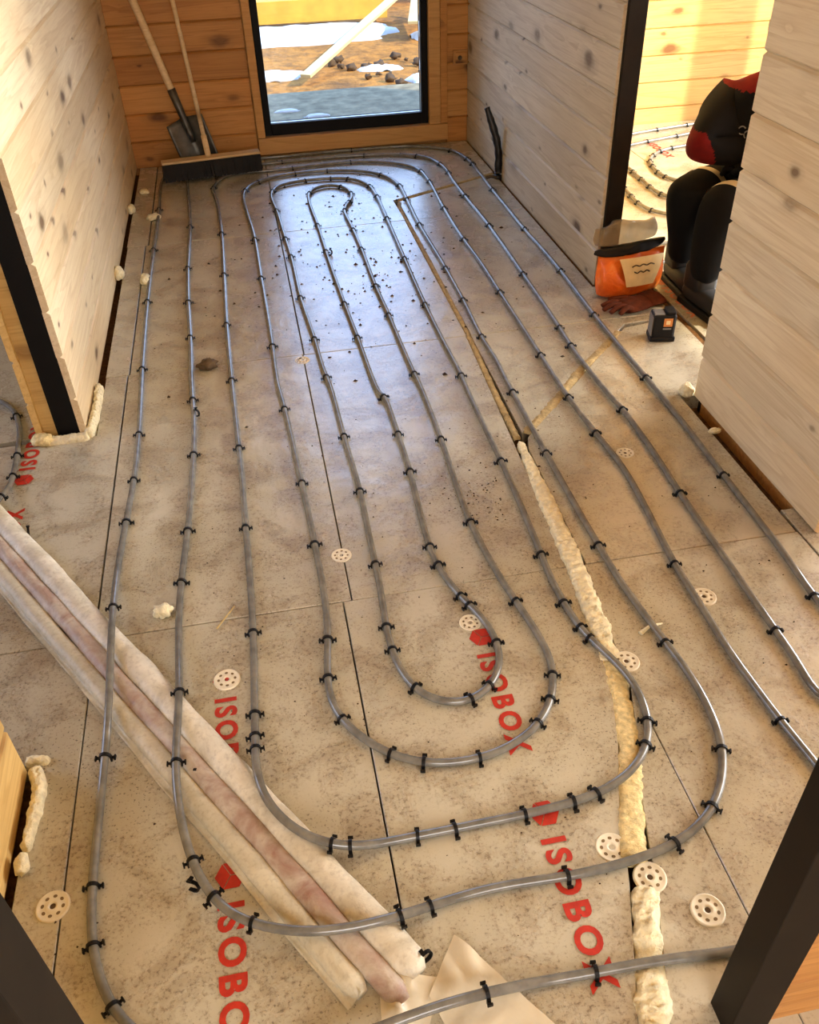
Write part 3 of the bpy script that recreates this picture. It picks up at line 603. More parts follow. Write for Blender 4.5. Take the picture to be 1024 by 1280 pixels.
# ================================================================ PRINTED LETTERING on the boards
def letters(text, size, mat, name, parent, loc, rz, bold=.038):
    cu = bpy.data.curves.new('lettering', 'FONT'); cu.body = text; cu.size = size; cu.offset = bold*size; cu.space_character = 1.30; cu.resolution_u = 4
    t = bpy.data.objects.new('lettering_source', cu); COL.objects.link(t); dg = bpy.context.evaluated_depsgraph_get(); dg.update()
    me = bpy.data.meshes.new_from_object(t.evaluated_get(dg)); bpy.data.objects.remove(t); bpy.data.curves.remove(cu)
    me.materials.clear(); me.materials.append(mat)
    o = bpy.data.objects.new(name, me); link(o, parent); o.location = loc; o.rotation_euler = (0, 0, rz); return o
def hexlogo(parent, loc, rz, r, mat):
    V = []; F = []
    for k in range(3):
        a = math.pi/2+k*2*math.pi/3; c = Vector((math.cos(a+math.pi/3), math.sin(a+math.pi/3)))*r*.05
        q = [Vector((0, 0))] + [Vector((math.cos(a+j*math.pi/3), math.sin(a+j*math.pi/3)))*r for j in range(3)]
        cen = sum(q, Vector((0, 0)))/4; b = len(V)
        for p in q: w = cen+(p-cen)*.94; V.append((w.x, w.y, 0))
        F.append((b, b+1, b+2, b+3))
    o = mk('printed_logo', V, F, mat, parent); o.location = loc; o.rotation_euler = (0, 0, rz); return o
# towards the camera: text runs along -Y with the letter tops to the right
def brand(b, x, y, down=True, size=.061, mat=None, word='ISOBOX', logo=True):
    mat = mat or M['red_print']; e = -1 if down else 1; rz = -math.pi/2 if down else math.pi/2
    z = .0015
    if logo: hexlogo(b, (x, y, z), rz, .029, mat)
    letters(word, size, mat, 'printed_lettering', b, (x+(-.022 if down else .022), y+e*.048, z), rz)
brand(BOARDS['a2'], .374, 1.300); brand(BOARDS['a2'], .376, .846)
brand(BOARDS['a1'], -.199, 1.298); brand(BOARDS['a1'], -.201, .844)
brand(BOARDS['left'], -.752, 2.178, False); brand(BOARDS['left'], -.752, 1.72, False, logo=False)
brand(BOARDS['r21'], 2.26, 4.80-.6, True); brand(BOARDS['r31'], 2.26, 4.80, True); brand(BOARDS['r20'], 1.55, 2.99, True, mat=M['print_grey']); brand(BOARDS['r10'], 1.62, 2.2, True)

# ================================================================ FOAM
def foam_strip(name, pts, width, height, mat, label, step=.0035, rough=.5, seed=0):
    P = catmull([Vector((x, y, 0)) for x, y in pts], step); V = []; F = []; m = 13; L = 0
    for i, q in enumerate(P):
        if i: L += (q-P[i-1]).length
        d = (P[min(i+1, len(P)-1)]-P[max(i-1, 0)]).normalized(); u = Vector((d.y, -d.x, 0)); t = i/(len(P)-1)
        w = (width(t) if callable(width) else width)*(1+.30*noise.noise(Vector((L*24, seed, 0)))); h = height(t) if callable(height) else height
        end = min(1, (min(i, len(P)-1-i)+1)/3)
        for k in range(m):
            a = math.pi*k/(m-1); x = -math.cos(a)*w/2*(.6+.4*end)
            n1 = 1-abs(noise.noise(Vector((L*95, k*.22, seed+3))))*2; n2 = noise.noise(Vector((L*240, k*.9, seed+9))); n3 = noise.noise(Vector((L*50, k*.5, seed+13)))
            wr = 1+rough*(n1*.45+n2*.45+n3*.5)
            V.append(q+u*(x*(1+.12*n3)+.0035*noise.noise(Vector((L*90, k*.6, seed+5))))+Vector((0, 0, -.012+end*max(.0, math.sin(a))**.5*(.0125+h*max(.1, wr)))))
    for i in range(len(P)-1):
        for k in range(m-1): a = i*m+k; F.append((a, a+1, a+1+m, a+m))
    return tag(mk(name, V, F, mat, None, True), label, 'foam')
mid = [((a[0]+b[0])/2, a[1]) for a, b in zip(FL, FR)]
foam_strip('expanding_foam', [(.686, 2.04), (.676, 1.85), (.668, 1.65), (.660, 1.484), (.644, 1.30), (.634, 1.17)], lambda t: .020+.030*min(1, t*3), lambda t: (.004+.008*t)*(1 if t < .93 else .2), M['foam_pale'], 'crusty pale foam filling the wide board gap in mid floor', rough=1.2, seed=1)
foam_strip('expanding_foam', [(.634, 1.175), (.612, 1.06), (.588, .96), (.545, .845), (.516, .77), (.500, .715)], lambda t: .047+.004*t, lambda t: .002+.006*max(0, t-.4), M['foam'], 'trimmed yellow foam filling the board gap inside the big near bend', rough=1.0, seed=2)
foam_strip('expanding_foam', [(.500, .675), (.48, .62), (.44, .50), (.40, .40), (.36, .28)], lambda t: .046+.012*t, lambda t: .012*(1-math.exp(-((t-.30)/.07)**2)), M['foam_pale'], 'bulging cream foam bead running down to the bottom of the picture', rough=1.0, seed=3)
foam_strip('expanding_foam', [(.716, 4.19), (.704, 4.10), (.706, 3.7), (.706, 3.3), (.703, 2.9), (.700, 2.7), (.688, 2.3), (.684, 2.06)], .023, .0008, M['foam_dirty'], 'thin dirty foam line in the long board gap towards the window', rough=.6, seed=4)
foam_strip('expanding_foam', [(.72, 2.085), (.86, 2.235), (1.0, 2.40), (1.14, 2.54), (1.235, 2.642)], .038, .0008, M['foam_dirty'], 'straight dull yellow foam line cutting diagonally to the right doorway', rough=.5, seed=5)
foam_strip('expanding_foam', [(.712, 4.21), (.85, 4.282), (1.0, 4.357), (1.15, 4.43), (1.27, 4.49)], lambda t: .014+.012*t*t, .002, M['foam_dirty'], 'thin diagonal foam line from the pipe bends to the black conduit', rough=.6, seed=6)
def blob(name, c, r, mat, label, cat='foam', seed=0, amt=.3, sub=3):
    bm = bmesh.new(); bmesh.ops.create_icosphere(bm, subdivisions=sub, radius=1)
    for v in bm.verts:
        d = v.co.normalized(); f = 1+amt*noise.noise(d*1.7+Vector((seed, 0, 0)))+amt*.5*noise.noise(d*4+Vector((0, seed, 0)))
        v.co = Vector((d.x*r[0]*f, d.y*r[1]*f, max(-c[2]-.004, d.z*r[2]*f) if c[2] > 0 else d.z*r[2]*f))
    o = from_bm(name, bm, mat, None, True); o.location = c; return tag(o, label, cat)
foam_strip('expanding_foam', [(-.580, 2.66), (-.578, 2.55), (-.580, 2.45), (-.588, 2.365)], .026, .022, M['foam_pale'], 'long pale foam bead at the foot of the left wall beside the opening', rough=.5, seed=7)
foam_strip('expanding_foam', [(-.584, 2.365), (-.64, 2.362), (-.70, 2.364), (-.712, 2.368)], .034, .016, M['foam_pale'], 'pale foam bead under the black stud of the left wall end', rough=.4, seed=8)
blob('expanding_foam', (-.722, 2.362, .014), (.032, .026, .02), M['foam'], 'yellow foam lump under the outer planks of the left wall end', seed=2)
blob('expanding_foam', (-.578, 4.40, .014), (.022, .03, .022), M['foam_pale'], 'foam lump at the foot of the left wall, the one nearer the broom', seed=3)
blob('expanding_foam', (-.580, 3.60, .016), (.02, .04, .028), M['foam_pale'], 'foam lump halfway along the foot of the left wall', seed=4)
blob('expanding_foam', (-.470, 3.52, .010), (.02, .04, .022), M['foam_pale'], 'small foam lump in the board seam near the left wall', seed=5)
blob('expanding_foam', (-.466, 4.28, .008), (.035, .035, .012), M['foam_pale'], 'flat foam smear in the left board seam towards the broom', seed=6)
blob('expanding_foam', (-.530, 4.68, .006), (.025, .03, .012), M['foam_pale'], 'small foam smear on the boards in the left far corner', seed=16)
foam_strip('expanding_foam', [(-.575, 1.142), (-.560, 1.10), (-.562, 1.02), (-.566, .965)], lambda t: .030-.012*t, .02, M['foam_pale'], 'cream foam bead along the near end of the left wall', rough=.4, seed=9)
foam_strip('expanding_foam', [(-.60, 1.168), (-.575, 1.166), (-.548, 1.160)], .02, .012, M['foam_pale'], 'short cream foam strip across the near left wall end', rough=.4, seed=19)
blob('expanding_foam', (-.566, .935, .012), (.012, .022, .014), M['foam_pale'], 'small separate foam drop by the near left wall', seed=7)
blob('expanding_foam', (1.272, 2.172, .016), (.022, .024, .024), M['foam_pale'], 'round cream foam lump at the far corner of the right wall piece', seed=8)
blob('expanding_foam', (1.262, 1.955, .004), (.02, .010, .01), M['foam_pale'], 'little foam dab in the gap under the right wall piece', seed=9)
blob('foam_crumb', (-.337, 1.533, .012), (.021, .017, .019), M['foam_pale'], 'loose white foam crumb between the two left pipe runs', 'crumb', seed=10, amt=.5)
blob('dirt_clod', (-.224, 2.726, .012), (.032, .026, .018), M['lump'], 'brown dirt clod between the second and third pipe runs', 'clod', seed=11, amt=.6)

# ================================================================ ANCHOR PLATES
def anchor_mesh():
    bm = bmesh.new(); n = 32
    prof = [(.0052, -.001), (.0052, .0012), (.009, .0030), (.012, .0014), (.024, .0012), (.0262, .0024), (.0285, .0018), (.0295, -.001)]
    rings = []
    for r, z in prof: rings.append([bm.verts.new((r*math.cos(2*math.pi*k/n), r*math.sin(2*math.pi*k/n), z)) for k in range(n)])
    for a, b in zip(rings[:-1], rings[1:]):
        for k in range(n): bm.faces.new((a[k], a[(k+1) % n], b[(k+1) % n], b[k]))
    return bm
def anchor(x, y, label, sunk=0, sc=1.0):
    e = empty('insulation_anchor', (x, y, -sunk), random.uniform(0, 3)); tag(e, label, 'anchor')
    o = from_bm('plate', anchor_mesh(), M['plastic_white'], e, True)
    bm = bmesh.new()
    for k in range(8):
        a = 2*math.pi*k/8; Mx = Matrix.Translation((.0178*math.cos(a), .0178*math.sin(a), .0015)) @ Matrix.Rotation(a, 4, 'Z') @ Matrix.Diagonal((1, 1.25, 1, 1))
        bmesh.ops.create_circle(bm, cap_ends=True, segments=10, radius=.0030, matrix=Mx)
    h = from_bm('slots', bm, M['anchor_hole'], e)
    bm = bmesh.new(); bmesh.ops.create_circle(bm, cap_ends=True, segments=14, radius=.0056, matrix=Matrix.Translation((0, 0, .0004))); from_bm('nail_hole', bm, M['lump'], e)
    e.scale = (sc, sc, 1); return e
anchor(-.505, .850, 'round white anchor plate near the camera by the left doorpost')
anchor(.587, .616, 'round white anchor plate beside the right doorpost')
anchor(.516, .690, 'round white anchor plate sitting on the end of the foam bead')
anchor(.472, .757, 'half buried anchor plate left of the foam at the big bend', .0012)
anchor(.917, 1.313, 'round white anchor plate between the two pipes leading right')
anchor(.664, 1.163, 'round white anchor plate between foam and the third near bend')
anchor(.361, 1.351, 'faint anchor plate inside the innermost near bend', .0012, .9)
anchor(.100, 1.650, 'faint anchor plate on the board seam in mid floor', .0012, .9)
anchor(-.196, 1.299, 'round anchor plate on the red hexagon left of the third run')
anchor(.099, 2.698, 'faint dirty anchor plate at the seam crossing further back', .0013, .9)
anchor(.964, 1.913, 'faint anchor plate between runs ten and eleven', .0013, .9)

# ================================================================ INSULATED PIPE BUNDLE, lower left
bundle = empty('insulated_pipe_bundle', (-.376, 1.244, 0)); tag(bundle, 'bundle of insulated pipes in white foam wrap lying diagonally under the loops', 'pipes')
A0 = Vector((-.7585, 1.8462, 0)); AX = Vector((.53646, -.84392, 0)); NR = Vector((.84392, .53646, 0)); OFF = Vector((.376, -1.244, 0))
def bundle_tube(name, s_off, r, flat, t0, t1, mat, seed, taper=0):
    V = []; F = []; n = 18; N = int((t1-t0)/.012)
    for i in range(N+1):
        t = t0+(t1-t0)*i/N; wob = .004*noise.noise(Vector((t*4, seed, 0))); c = A0+AX*t+NR*(s_off+wob)+OFF
        rr = r*(1+.10*noise.noise(Vector((t*9, seed, 5)))); e = min(1, (i+.6)/2.5, (N-i+.6)/2.5)**.5
        for k in range(n):
            a = 2*math.pi*k/n; jit = 1+.05*noise.noise(Vector((t*30, k*.5, seed)))
            V.append(c+NR*math.cos(a)*rr*e*jit+Vector((0, 0, r*flat*.55+math.sin(a)*rr*flat*e*jit)))
    for i in range(N):
        for k in range(n): a = i*n+k; b = i*n+(k+1) % n; F.append((a, b, b+n, a+n))
    F.append(tuple(range(n))[::-1]); F.append(tuple(N*n+k for k in range(n)))
    return mk(name, V, F, mat, bundle, True)
bundle_tube('foam_sleeve', .054, .029, .68, -.9, 1.50, M['wrap_white'], 1)
bundle_tube('wrapped_red_pipe', .008, .0215, .86, -.9, 1.515, M['wrap_pink'], 2)
bundle_tube('foam_sleeve', -.031, .0205, .80, -.9, 1.46, M['wrap_grey'], 3)
V = []; F = []; N = 150; m = 16
for i in range(N+1):
    t = -.9+2.36*i/N
    for k in range(m):
        s = -.034-.028*k/(m-1)+(.004*noise.noise(Vector((t*5, 3, 1))) if k > 10 else 0)
        h = .019*max(0, 1-k/(m-5))**1.5+.004*abs(noise.noise(Vector((t*11, k*.25, 2))))+.002
        V.append(A0+AX*t+NR*s+OFF+Vector((0, 0, h+.001)))
for i in range(N):
    for k in range(m-1): a = i*m+k; F.append((a, a+1, a+1+m, a+m))
mk('wrap_sheet', V, F, M['wrap_grey'], bundle, True)
# crumpled film by the bundle's near end
V = []; F = []; NXX, NYY = 22, 22
for j in range(NYY+1):
    for i in range(NXX+1):
        u, v = i/NXX, j/NYY
        a = Vector((.160, .660, 0)); b = Vector((.300, .470, 0)); c = Vector((.100, .575, 0)); d = Vector((.160, .40, 0))
        q = (a*(1-u)+b*u)*(1-v)+(c*(1-u)+d*u)*v
        q.z = .004+.010*abs(noise.noise(Vector((q.x*26, q.y*26, 1))))+.012*math.exp(-(v*9)**2)*0+.008*math.exp(-((u-.15)*7)**2)*(1-v)
        V.append(q)
for j in range(NYY):
    for i in range(NXX): a = j*(NXX+1)+i; F.append((a, a+1, a+NXX+2, a+NXX+1))
film = mk('plastic_film', V, F, M['film'], None, True); tag(film, 'crumpled translucent film corner beside the bundle end at bottom centre', 'film')
V = []; F = []
for j in range(15):
    for i in range(15):
        u, v = i/14, j/14; q = Vector((.028, .625, 0))*(1-u)*(1-v)+Vector((.125, .60, 0))*u*(1-v)+Vector((.02, .545, 0))*(1-u)*v+Vector((.09, .53, 0))*u*v
        q.z = .004+.022*max(0, 1-abs(u-.35)*2.2)*(.6+.4*noise.noise(Vector((u*5, v*5, 8)))); V.append(q)
for j in range(14):
    for i in range(14): a = j*15+i; F.append((a, a+1, a+16, a+15))
film2 = mk('plastic_film', V, F, M['film'], None, True); tag(film2, 'small torn film scrap wrapped round the end of the red pipe', 'film')

# ================================================================ DEBRIS
V = []; F = []
def chip(x, y, s, z=0):
    o = len(V); a = random.uniform(0, 6.28); e = random.uniform(.4, 1.0)
    for k in range(4):
        r = s*random.uniform(.6, 1.2); V.append((x+math.cos(a+k*1.57)*r, y+math.sin(a+k*1.57)*r*e, z-.0005))
    V.append((x, y, z+s*random.uniform(.4, .9))); F.extend([(o, o+1, o+4), (o+1, o+2, o+4), (o+2, o+3, o+4), (o+3, o, o+4)])
for _ in range(1500):
    x = random.uniform(-.5, 1.2); y = random.uniform(.5, 5.0)
    d = noise.noise(Vector((x*2.2, y*1.4, 3)))+.35-.3*abs(y-3)/2
    if random.random() < .35+d*.7: chip(x, y, random.choice((.0015, .002, .0025, .003, .0035)))
for _ in range(200): chip(random.gauss(.42, .28), random.gauss(3.6, .55), random.uniform(.004, .010))
for _ in range(60): chip(random.gauss(.5, .04), random.gauss(1.80, .08), random.uniform(.002, .004))
deb = mk('debris', V, F, M['debris'], None); tag(deb, 'fine dark crumbs and chips strewn over the insulation boards', 'debris', None, 'stuff')
def loose_clip(x, y, rz, label):
    o = bpy.data.objects.new('pipe_clip', CLIP); link(o); o.location = (x, y, .0085); o.rotation_euler = (1.4, .2, rz); tag(o, label, 'clip')
loose_clip(-.265, 2.42, .7, 'loose black clip lying between the first and second pipe runs')
loose_clip(-.262, 1.06, 1.2, 'loose black clip lying on the foam wrap of the bundle')
loose_clip(-.70, 1.92, .2, 'loose black clip lying beside the top of the bundle')
loose_clip(.10, .63, 2.0, 'loose black clip lying by the torn film at the bundle end')
loose_clip(.305, 3.62, .4, 'loose black clip lying between the fifth and sixth runs')
loose_clip(-.27, .835, 1.0, 'loose black clip lying left of the second outermost near bend')
sp_ = mk('straw', *tube_data([Vector((-.215, 1.455, .003)), Vector((-.19, 1.49, .006)), Vector((-.172, 1.52, .004))], .0022, 6), M['lath'], None, True)
tag(sp_, 'short pale straw lying left of the third pipe run', 'straw')
sp_ = mk('straw', *tube_data([Vector((.725, 1.232, .003)), Vector((.752, 1.246, .006)), Vector((.785, 1.250, .004))], lambda t: .006-.004*t, 6), M['foam_pale'], None, True)
tag(sp_, 'pale foam shred lying left of the ninth pipe run', 'shred')

# ================================================================ TOOLS IN THE FAR CORNER
# shovel: leaning back against the wall
tip = Vector((-.215, 4.955, .005)); hd = Vector((-.215, .085, .80)).normalized()
fr_n = Vector((0, -1, 0)); sx = hd.cross(fr_n).normalized(); fr_n = sx.cross(hd).normalized()   # sx: across the blade, fr_n: towards the room
if sx.x < 0: sx = -sx
if fr_n.y > 0: fr_n = -fr_n
sh = empty('shovel', tip); tag(sh, 'steel digging shovel with pale wooden shaft leaning in the far left corner', 'shovel')
V = []; F = []; nu, nv = 15, 13
for side in (0, 1):
    for j in range(nv):
        v = j/(nv-1); hgt = .265*v
        w = .100*(1-.0*v) if v > .2 else .100*(.62+.38*math.sin(math.pi/2*v/.2))
        for i in range(nu):
            u = -1+2*i/(nu-1); dep = .026*(1-u*u)*-1+.016*u*u*.0
            groove = -.014*math.exp(-(u*5)**2)*min(1, v*1.3)
            top = (.012*(1-abs(u)) if j == nv-1 else 0)
            V.append(sx*(u*w)+hd*(hgt+top)+fr_n*(.028*u*u-.02+groove-side*.003))
B = nu*nv
for j in range(nv-1):
    for i in range(nu-1):
        a = j*nu+i; F.append((a, a+1, a+1+nu, a+nu)); F.append((B+a, B+a+nu, B+a+1+nu, B+a+1))
rim = [i for i in range(nu)]+[j*nu+nu-1 for j in range(1, nv)]+[(nv-1)*nu+i for i in range(nu-2, -1, -1)]+[j*nu for j in range(nv-2, 0, -1)]
for k in range(len(rim)): a, b = rim[k], rim[(k+1) % len(rim)]; F.append((a, B+a, B+b, b))
mk('blade', V, F, M['steel'], sh, True)
tube('socket', [hd*t-fr_n*.012 for t in (.15, .20, .26, .32, .42)], lambda t: .013+.009*t, M['steel'], sh, 12)
tube('shaft', [hd*(.33+t)-fr_n*.012 for t in (0, .1, .2, .35, .5, .7, .9, 1.0)], lambda t: .0165+.003*math.sin(t*3), M['handle_wood'], sh, 12)
# push broom
bl0, bl1 = Vector((-.428, 4.812, 0)), Vector((.084, 4.878, 0)); bc = (bl0+bl1)/2; ba = math.atan2((bl1-bl0).y, (bl1-bl0).x); bl = (bl1-bl0).length
br = empty('push_broom', bc, ba); tag(br, 'wide push broom with black bristles and wooden block under the shovel', 'broom')
box('block', -bl/2, bl/2, -.030, .036, .094, .107, M['handle_wood'], br, .004)
V = []; F = []
for i in range(60):
    for j in range(6):
        x = -bl/2+.008+(bl-.016)*i/59+random.uniform(-.002, .002); y = -.042+.080*j/5; lx = random.uniform(-.006, .006); ly = (y*.35)+random.uniform(-.004, .004); o = len(V); r = .0075
        for k in range(4): a = k*1.57+.78; V.append((x+math.cos(a)*r, y+math.sin(a)*r, .095))
        for k in range(4): a = k*1.57+.78; V.append((x+lx+math.cos(a)*r*1.1, y+ly+math.sin(a)*r*1.1, random.uniform(.016, .021)))
        F += [(o+k, o+(k+1) % 4, o+4+(k+1) % 4, o+4+k) for k in range(4)]+[(o+7, o+6, o+5, o+4)]
tag(mk('bristles', V, F, M['bristle'], br), None, None, None, 'stuff')
Mi = (Matrix.Translation(bc) @ Matrix.Rotation(ba, 4, 'Z')).inverted()
hb = Vector((-.185, 4.852, .102)); ht = hb+Vector((-.085, .215, 1.15))
tube('shaft', [Mi @ (hb*(1-t)+ht*t) for t in (0, .25, .5, .75, 1)], .0115, M['handle_wood'], br, 10)
tube('ferrule', [Mi @ (hb*(1-t)+ht*t) for t in (-.005, .04, .09)], .0155, M['handle_wood'], br, 10)
# black conduit stub at the right wall
cd = tube('conduit', catmull([Vector(q) for q in ((1.272, 4.40, -.03), (1.272, 4.40, .05), (1.272, 4.402, .12), (1.258, 4.41, .20), (1.236, 4.425, .27), (1.215, 4.44, .335))], .012), lambda t: .019+.0015*math.sin(t*160)-.004*(t > .86), M['conduit'], None, 12)
tag(cd, 'bent black cable conduit rising from the floor at the right wall', 'conduit')
tg = tube('cable_tail', [(1.272, 4.388, .006), (1.235, 4.40, .012), (1.19, 4.40, .004)], .008, M['lump'], None, 8); tag(tg, 'short dark cable tail at the foot of the black conduit', 'cable')
# timber cover on the back wall beside the window
jb = empty('socket_box', (1.246, 5.136, .435)); tag(jb, 'small wooden socket backing block on the back wall right of the window', 'block')
box('back_plate', -.041, .041, -.018, 0, -.036, .036, M['casing'], jb, .003); box('raised_rim', -.032, .032, -.026, -.0185, -.028, .028, M['pine_honey'], jb, .004)
lathe('cable_hole', [(.0, .0), (.010, 0), (.012, .003)], M['ink'], jb, 14).matrix_local = Matrix.Translation((-.008, -.0268, 0)) @ Matrix.Rotation(math.pi/2, 4, 'X')

# ================================================================ THINGS IN THE RIGHT DOORWAY
# orange bag
bag = empty('plastic_bag', (1.378, 2.930, 0), math.radians(7)); bag.scale = (1.28, 1.0, 1.12); tag(bag, 'orange plastic bag with black top band standing in the right doorway', 'bag')
def pillow(name, w, z0, z1, depth, mat, parent, seed, pinch=.5, nx=22, nz=14):
    V = []; F = []
    for s in (-1, 1):
        for j in range(nz+1):
            for i in range(nx+1):
                u, v = -1+2*i/nx, j/nz
                d = depth*(max(0, 1-u**4))**.5*(max(0.04, math.sin(math.pi*(.12+.88*v)) if pinch else 1))**.6*(1-.45*v)
                wr = .010*noise.noise(Vector((u*3, v*4, seed+s)))+.006*noise.noise(Vector((u*9, v*9, seed)))
                ww = w/2*(1-.10*(1-v)**2+.03*math.sin(v*5))
                V.append((u*ww, s*(d+wr*(1-abs(u))), z0+(z1-z0)*v+.012*u*u*(1-v)))
    B = (nx+1)*(nz+1)
    for s in (0, 1):
        for j in range(nz):
            for i in range(nx):
                a = s*B+j*(nx+1)+i; q = (a, a+1, a+nx+2, a+nx+1); F.append(q if s == 0 else q[::-1])
    for i in range(nx): F.append((i+1, i, B+i, B+i+1)); a = nz*(nx+1)+i; F.append((a, a+1, B+a+1, B+a))
    for j in range(nz): a = j*(nx+1); F.append((a, a+nx+1, B+a+nx+1, B+a)); b = a+nx; F.append((b+nx+1, b, B+b, B+b+nx+1))
    return mk(name, V, F, mat, parent, True)
body = pillow('bag_body', .225, .002, .150, .055, M['bag'], bag, 3)
bt = pillow('top_band', .235, .146, .176, .020, M['plastic_black'], bag, 5, 0, 22, 5); bt.rotation_euler = (0, math.radians(-3), 0)
fl_ = pillow('folded_top', .225, .172, .245, .018, M['bag_clear'], bag, 9, 0, 18, 8); fl_.rotation_euler = (math.radians(-5), math.radians(-3), 0); fl_.location = (.0, .012, .0)
for v in fl_.data.vertices:
    k = max(0, (v.co.z-.176)/.07); v.co.z += k*(.028*noise.noise(Vector((v.co.x*14, 2, 0)))-.02*abs(v.co.x)/.11); v.co.y += k*(.03*noise.noise(Vector((v.co.x*20, v.co.z*20, 5)))+.02); v.co.x *= 1-.12*k
V = []; F = []
for j in range(9):
    for i in range(13):
        u, v = -1+2*i/12, j/8; V.append((.016+u*(.072-.028*(1-v)), -.053-.010*math.sin(v*2.6)+.018*v-.004*(1-u*u), .045+.098*v))
for j in range(8):
    for i in range(12): a = j*13+i; F.append((a, a+1, a+14, a+13))
lb = mk('label', V, F, M['bag_label'], bag, True)
def scribble(parent, pts, r, name='handwriting'): return tube(name, catmull([Vector(p) for p in pts], .004), r, M['ink'], parent, 5)
scribble(lb, [(-.022+.012*k, -.062, .118+.005*(k % 2)) for k in range(7)], .0022); scribble(lb, [(-.012+.010*k, -.062, .094+.006*((k+1) % 2)) for k in range(6)], .0022)
# work glove lying on the floor
def hand_mesh(name, mat, parent, L=.19, curl=0, flat=.55):
    V = []; F = []; palm = []
    n = 16
    for i in range(9):
        t = i/8; w = .046+.006*math.sin(t*3)-.004*(t < .2); p = -.09+.10*t+.0
        for k in range(n):
            a = 2*math.pi*k/n; V.append((p, math.cos(a)*w, .015+math.sin(a)*.016*(1+.1*math.sin(i*2))))
    for i in range(8):
        for k in range(n): a = i*n+k; b = i*n+(k+1) % n; F.append((a, b, b+n, a+n))
    F.append(tuple(range(n))[::-1]); F.append(tuple(8*n+k for k in range(n)))
    for k, (y, ln, an) in enumerate(((-.034, .070, -.16), (-.012, .085, -.04), (.012, .080, .06), (.033, .062, .18))):
        path = [Vector((-.005+ln*t*math.cos(an), y+ln*t*math.sin(an), .015+.010*math.sin(t*3.0)*(1+.3*k % 2)-curl*t*t*.04)) for t in (0, .2, .45, .7, .9, 1)]
        tube_data(path, lambda t: .0115-.003*t*t, 10, .85, V, F)
    path = [Vector(q) for q in ((-.06, -.030, .015), (-.038, -.052, .017), (-.012, -.066, .016), (.012, -.072, .014))]
    tube_data(path, lambda t: .0135-.003*t, 10, .85, V, F)
    return mk(name, V, F, mat, parent, True)
gl = empty('work_glove', (1.315, 2.790, 0), math.radians(198)); tag(gl, 'brown work glove lying flat in front of the orange bag', 'glove')
hand_mesh('glove_hand', M['glove'], gl)
cuff = tube('cuff', [Vector((x, 0, .018)) for x in (-.135, -.12, -.10, -.082)], lambda t: .054-.008*t, M['glove'], gl, 16, .36)
gl.scale = (1.12, 1.05, 1.0)
# battery pack
bp = empty('battery_pack', (1.352, 2.555, 0), math.radians(-12)); tag(bp, 'black power tool battery pack with orange label standing by the glove', 'battery')
box('housing', -.040, .040, -.032, .032, 0, .098, M['plastic_black'], bp, .008); box('foot_rim', -.043, .043, -.035, .035, .0, .018, M['plastic_black'], bp, .004)
for y in (-.022, -.011, 0, .011): box('contact_rail', -.036, -.002, y-.003, y+.003, .096, .103, M['batt_grey'], bp, .001)
box('slide_rail', .004, .036, -.026, .026, .096, .108, M['plastic_black'], bp, .003)
lb = box('label', -.004, .026, -.0335, -.0315, .058, .088, M['batt_orange'], bp, .0005); box('label_mark', .004, .018, -.0342, -.0336, .066, .080, M['bag_label'], lb)
box('side_rail', -.0425, -.039, -.028, .024, .02, .09, M['batt_grey'], bp, .001); box('print', -.004, .024, -.0335, -.0318, .047, .0515, M['batt_grey'], bp)
# timber sill in the doorway
sl = box('trim_1', 1.480, 1.498, 2.16, 3.02, -.06, -.006, M['subfloor'], None, .002); struct(sl)

# ================================================================ THE WORKER
def skin_body(name, nodes, edges, root, mat_fn, mats, parent, sub=4):
    me = bpy.data.meshes.new(name); keys = list(nodes); me.from_pydata([nodes[k][0] for k in keys], [(keys.index(a), keys.index(b)) for a, b in edges], []); me.update()
    o = bpy.data.objects.new(name, me); COL.objects.link(o)
    o.modifiers.new('skin', 'SKIN')
    if not me.skin_vertices: me.attributes.new('skin', 'FLOAT', 'POINT')
    for i, k in enumerate(keys):
        r = nodes[k][1]; sv = me.skin_vertices[0].data[i]; sv.radius = r if isinstance(r, tuple) else (r, r); sv.use_root = (k == root)
    o.modifiers.new('sub', 'SUBSURF').levels = sub; o.modifiers['sub'].render_levels = sub
    dg = bpy.context.evaluated_depsgraph_get(); dg.update()
    m2 = bpy.data.meshes.new_from_object(o.evaluated_get(dg)); bpy.data.objects.remove(o)
    m2.materials.clear()
    for m in mats: m2.materials.append(m)
    for f in m2.polygons: f.use_smooth = True; f.material_index = mat_fn(f.center)
    return link(bpy.data.objects.new(name, m2), parent)
wk = empty('person', (1.62, 2.82, 0)); tag(wk, 'person in black and red workwear squatting in the right doorway', 'person')
WO = Vector((1.62, 2.82, 0))
J = {
 'pelvis': ((1.93, 3.00, .29), .135), 'waist': ((1.875, 2.94, .42), .165), 'chest': ((1.825, 2.90, .545), .185), 'neckb': ((1.80, 2.845, .665), .105), 'neck': ((1.775, 2.81, .755), .058), 'headb': ((1.765, 2.79, .82), .062),
 'hipL': ((1.95, 2.895, .29), .112), 'kneeL': ((1.592, 2.715, .405), .098), 'shinL': ((1.585, 2.735, .22), .072), 'ankL': ((1.588, 2.745, .09), .060),
 'hipR': ((1.84, 3.09, .30), .110), 'kneeR': ((1.525, 2.865, .395), .090), 'shinR': ((1.575, 2.915, .24), .070), 'ankR': ((1.60, 2.955, .10), .058),
 'shL': ((1.91, 2.755, .655), .092), 'elL': ((1.80, 2.64, .50), .066), 'wrL': ((1.73, 2.78, .48), .044),
 'shR': ((1.70, 2.935, .650), .092), 'elR': ((1.525, 2.865, .535), .070), 'wrR': ((1.72, 2.83, .53), .048)}
J = {k: (tuple(Vector(v[0])-WO), v[1]) for k, v in J.items()}
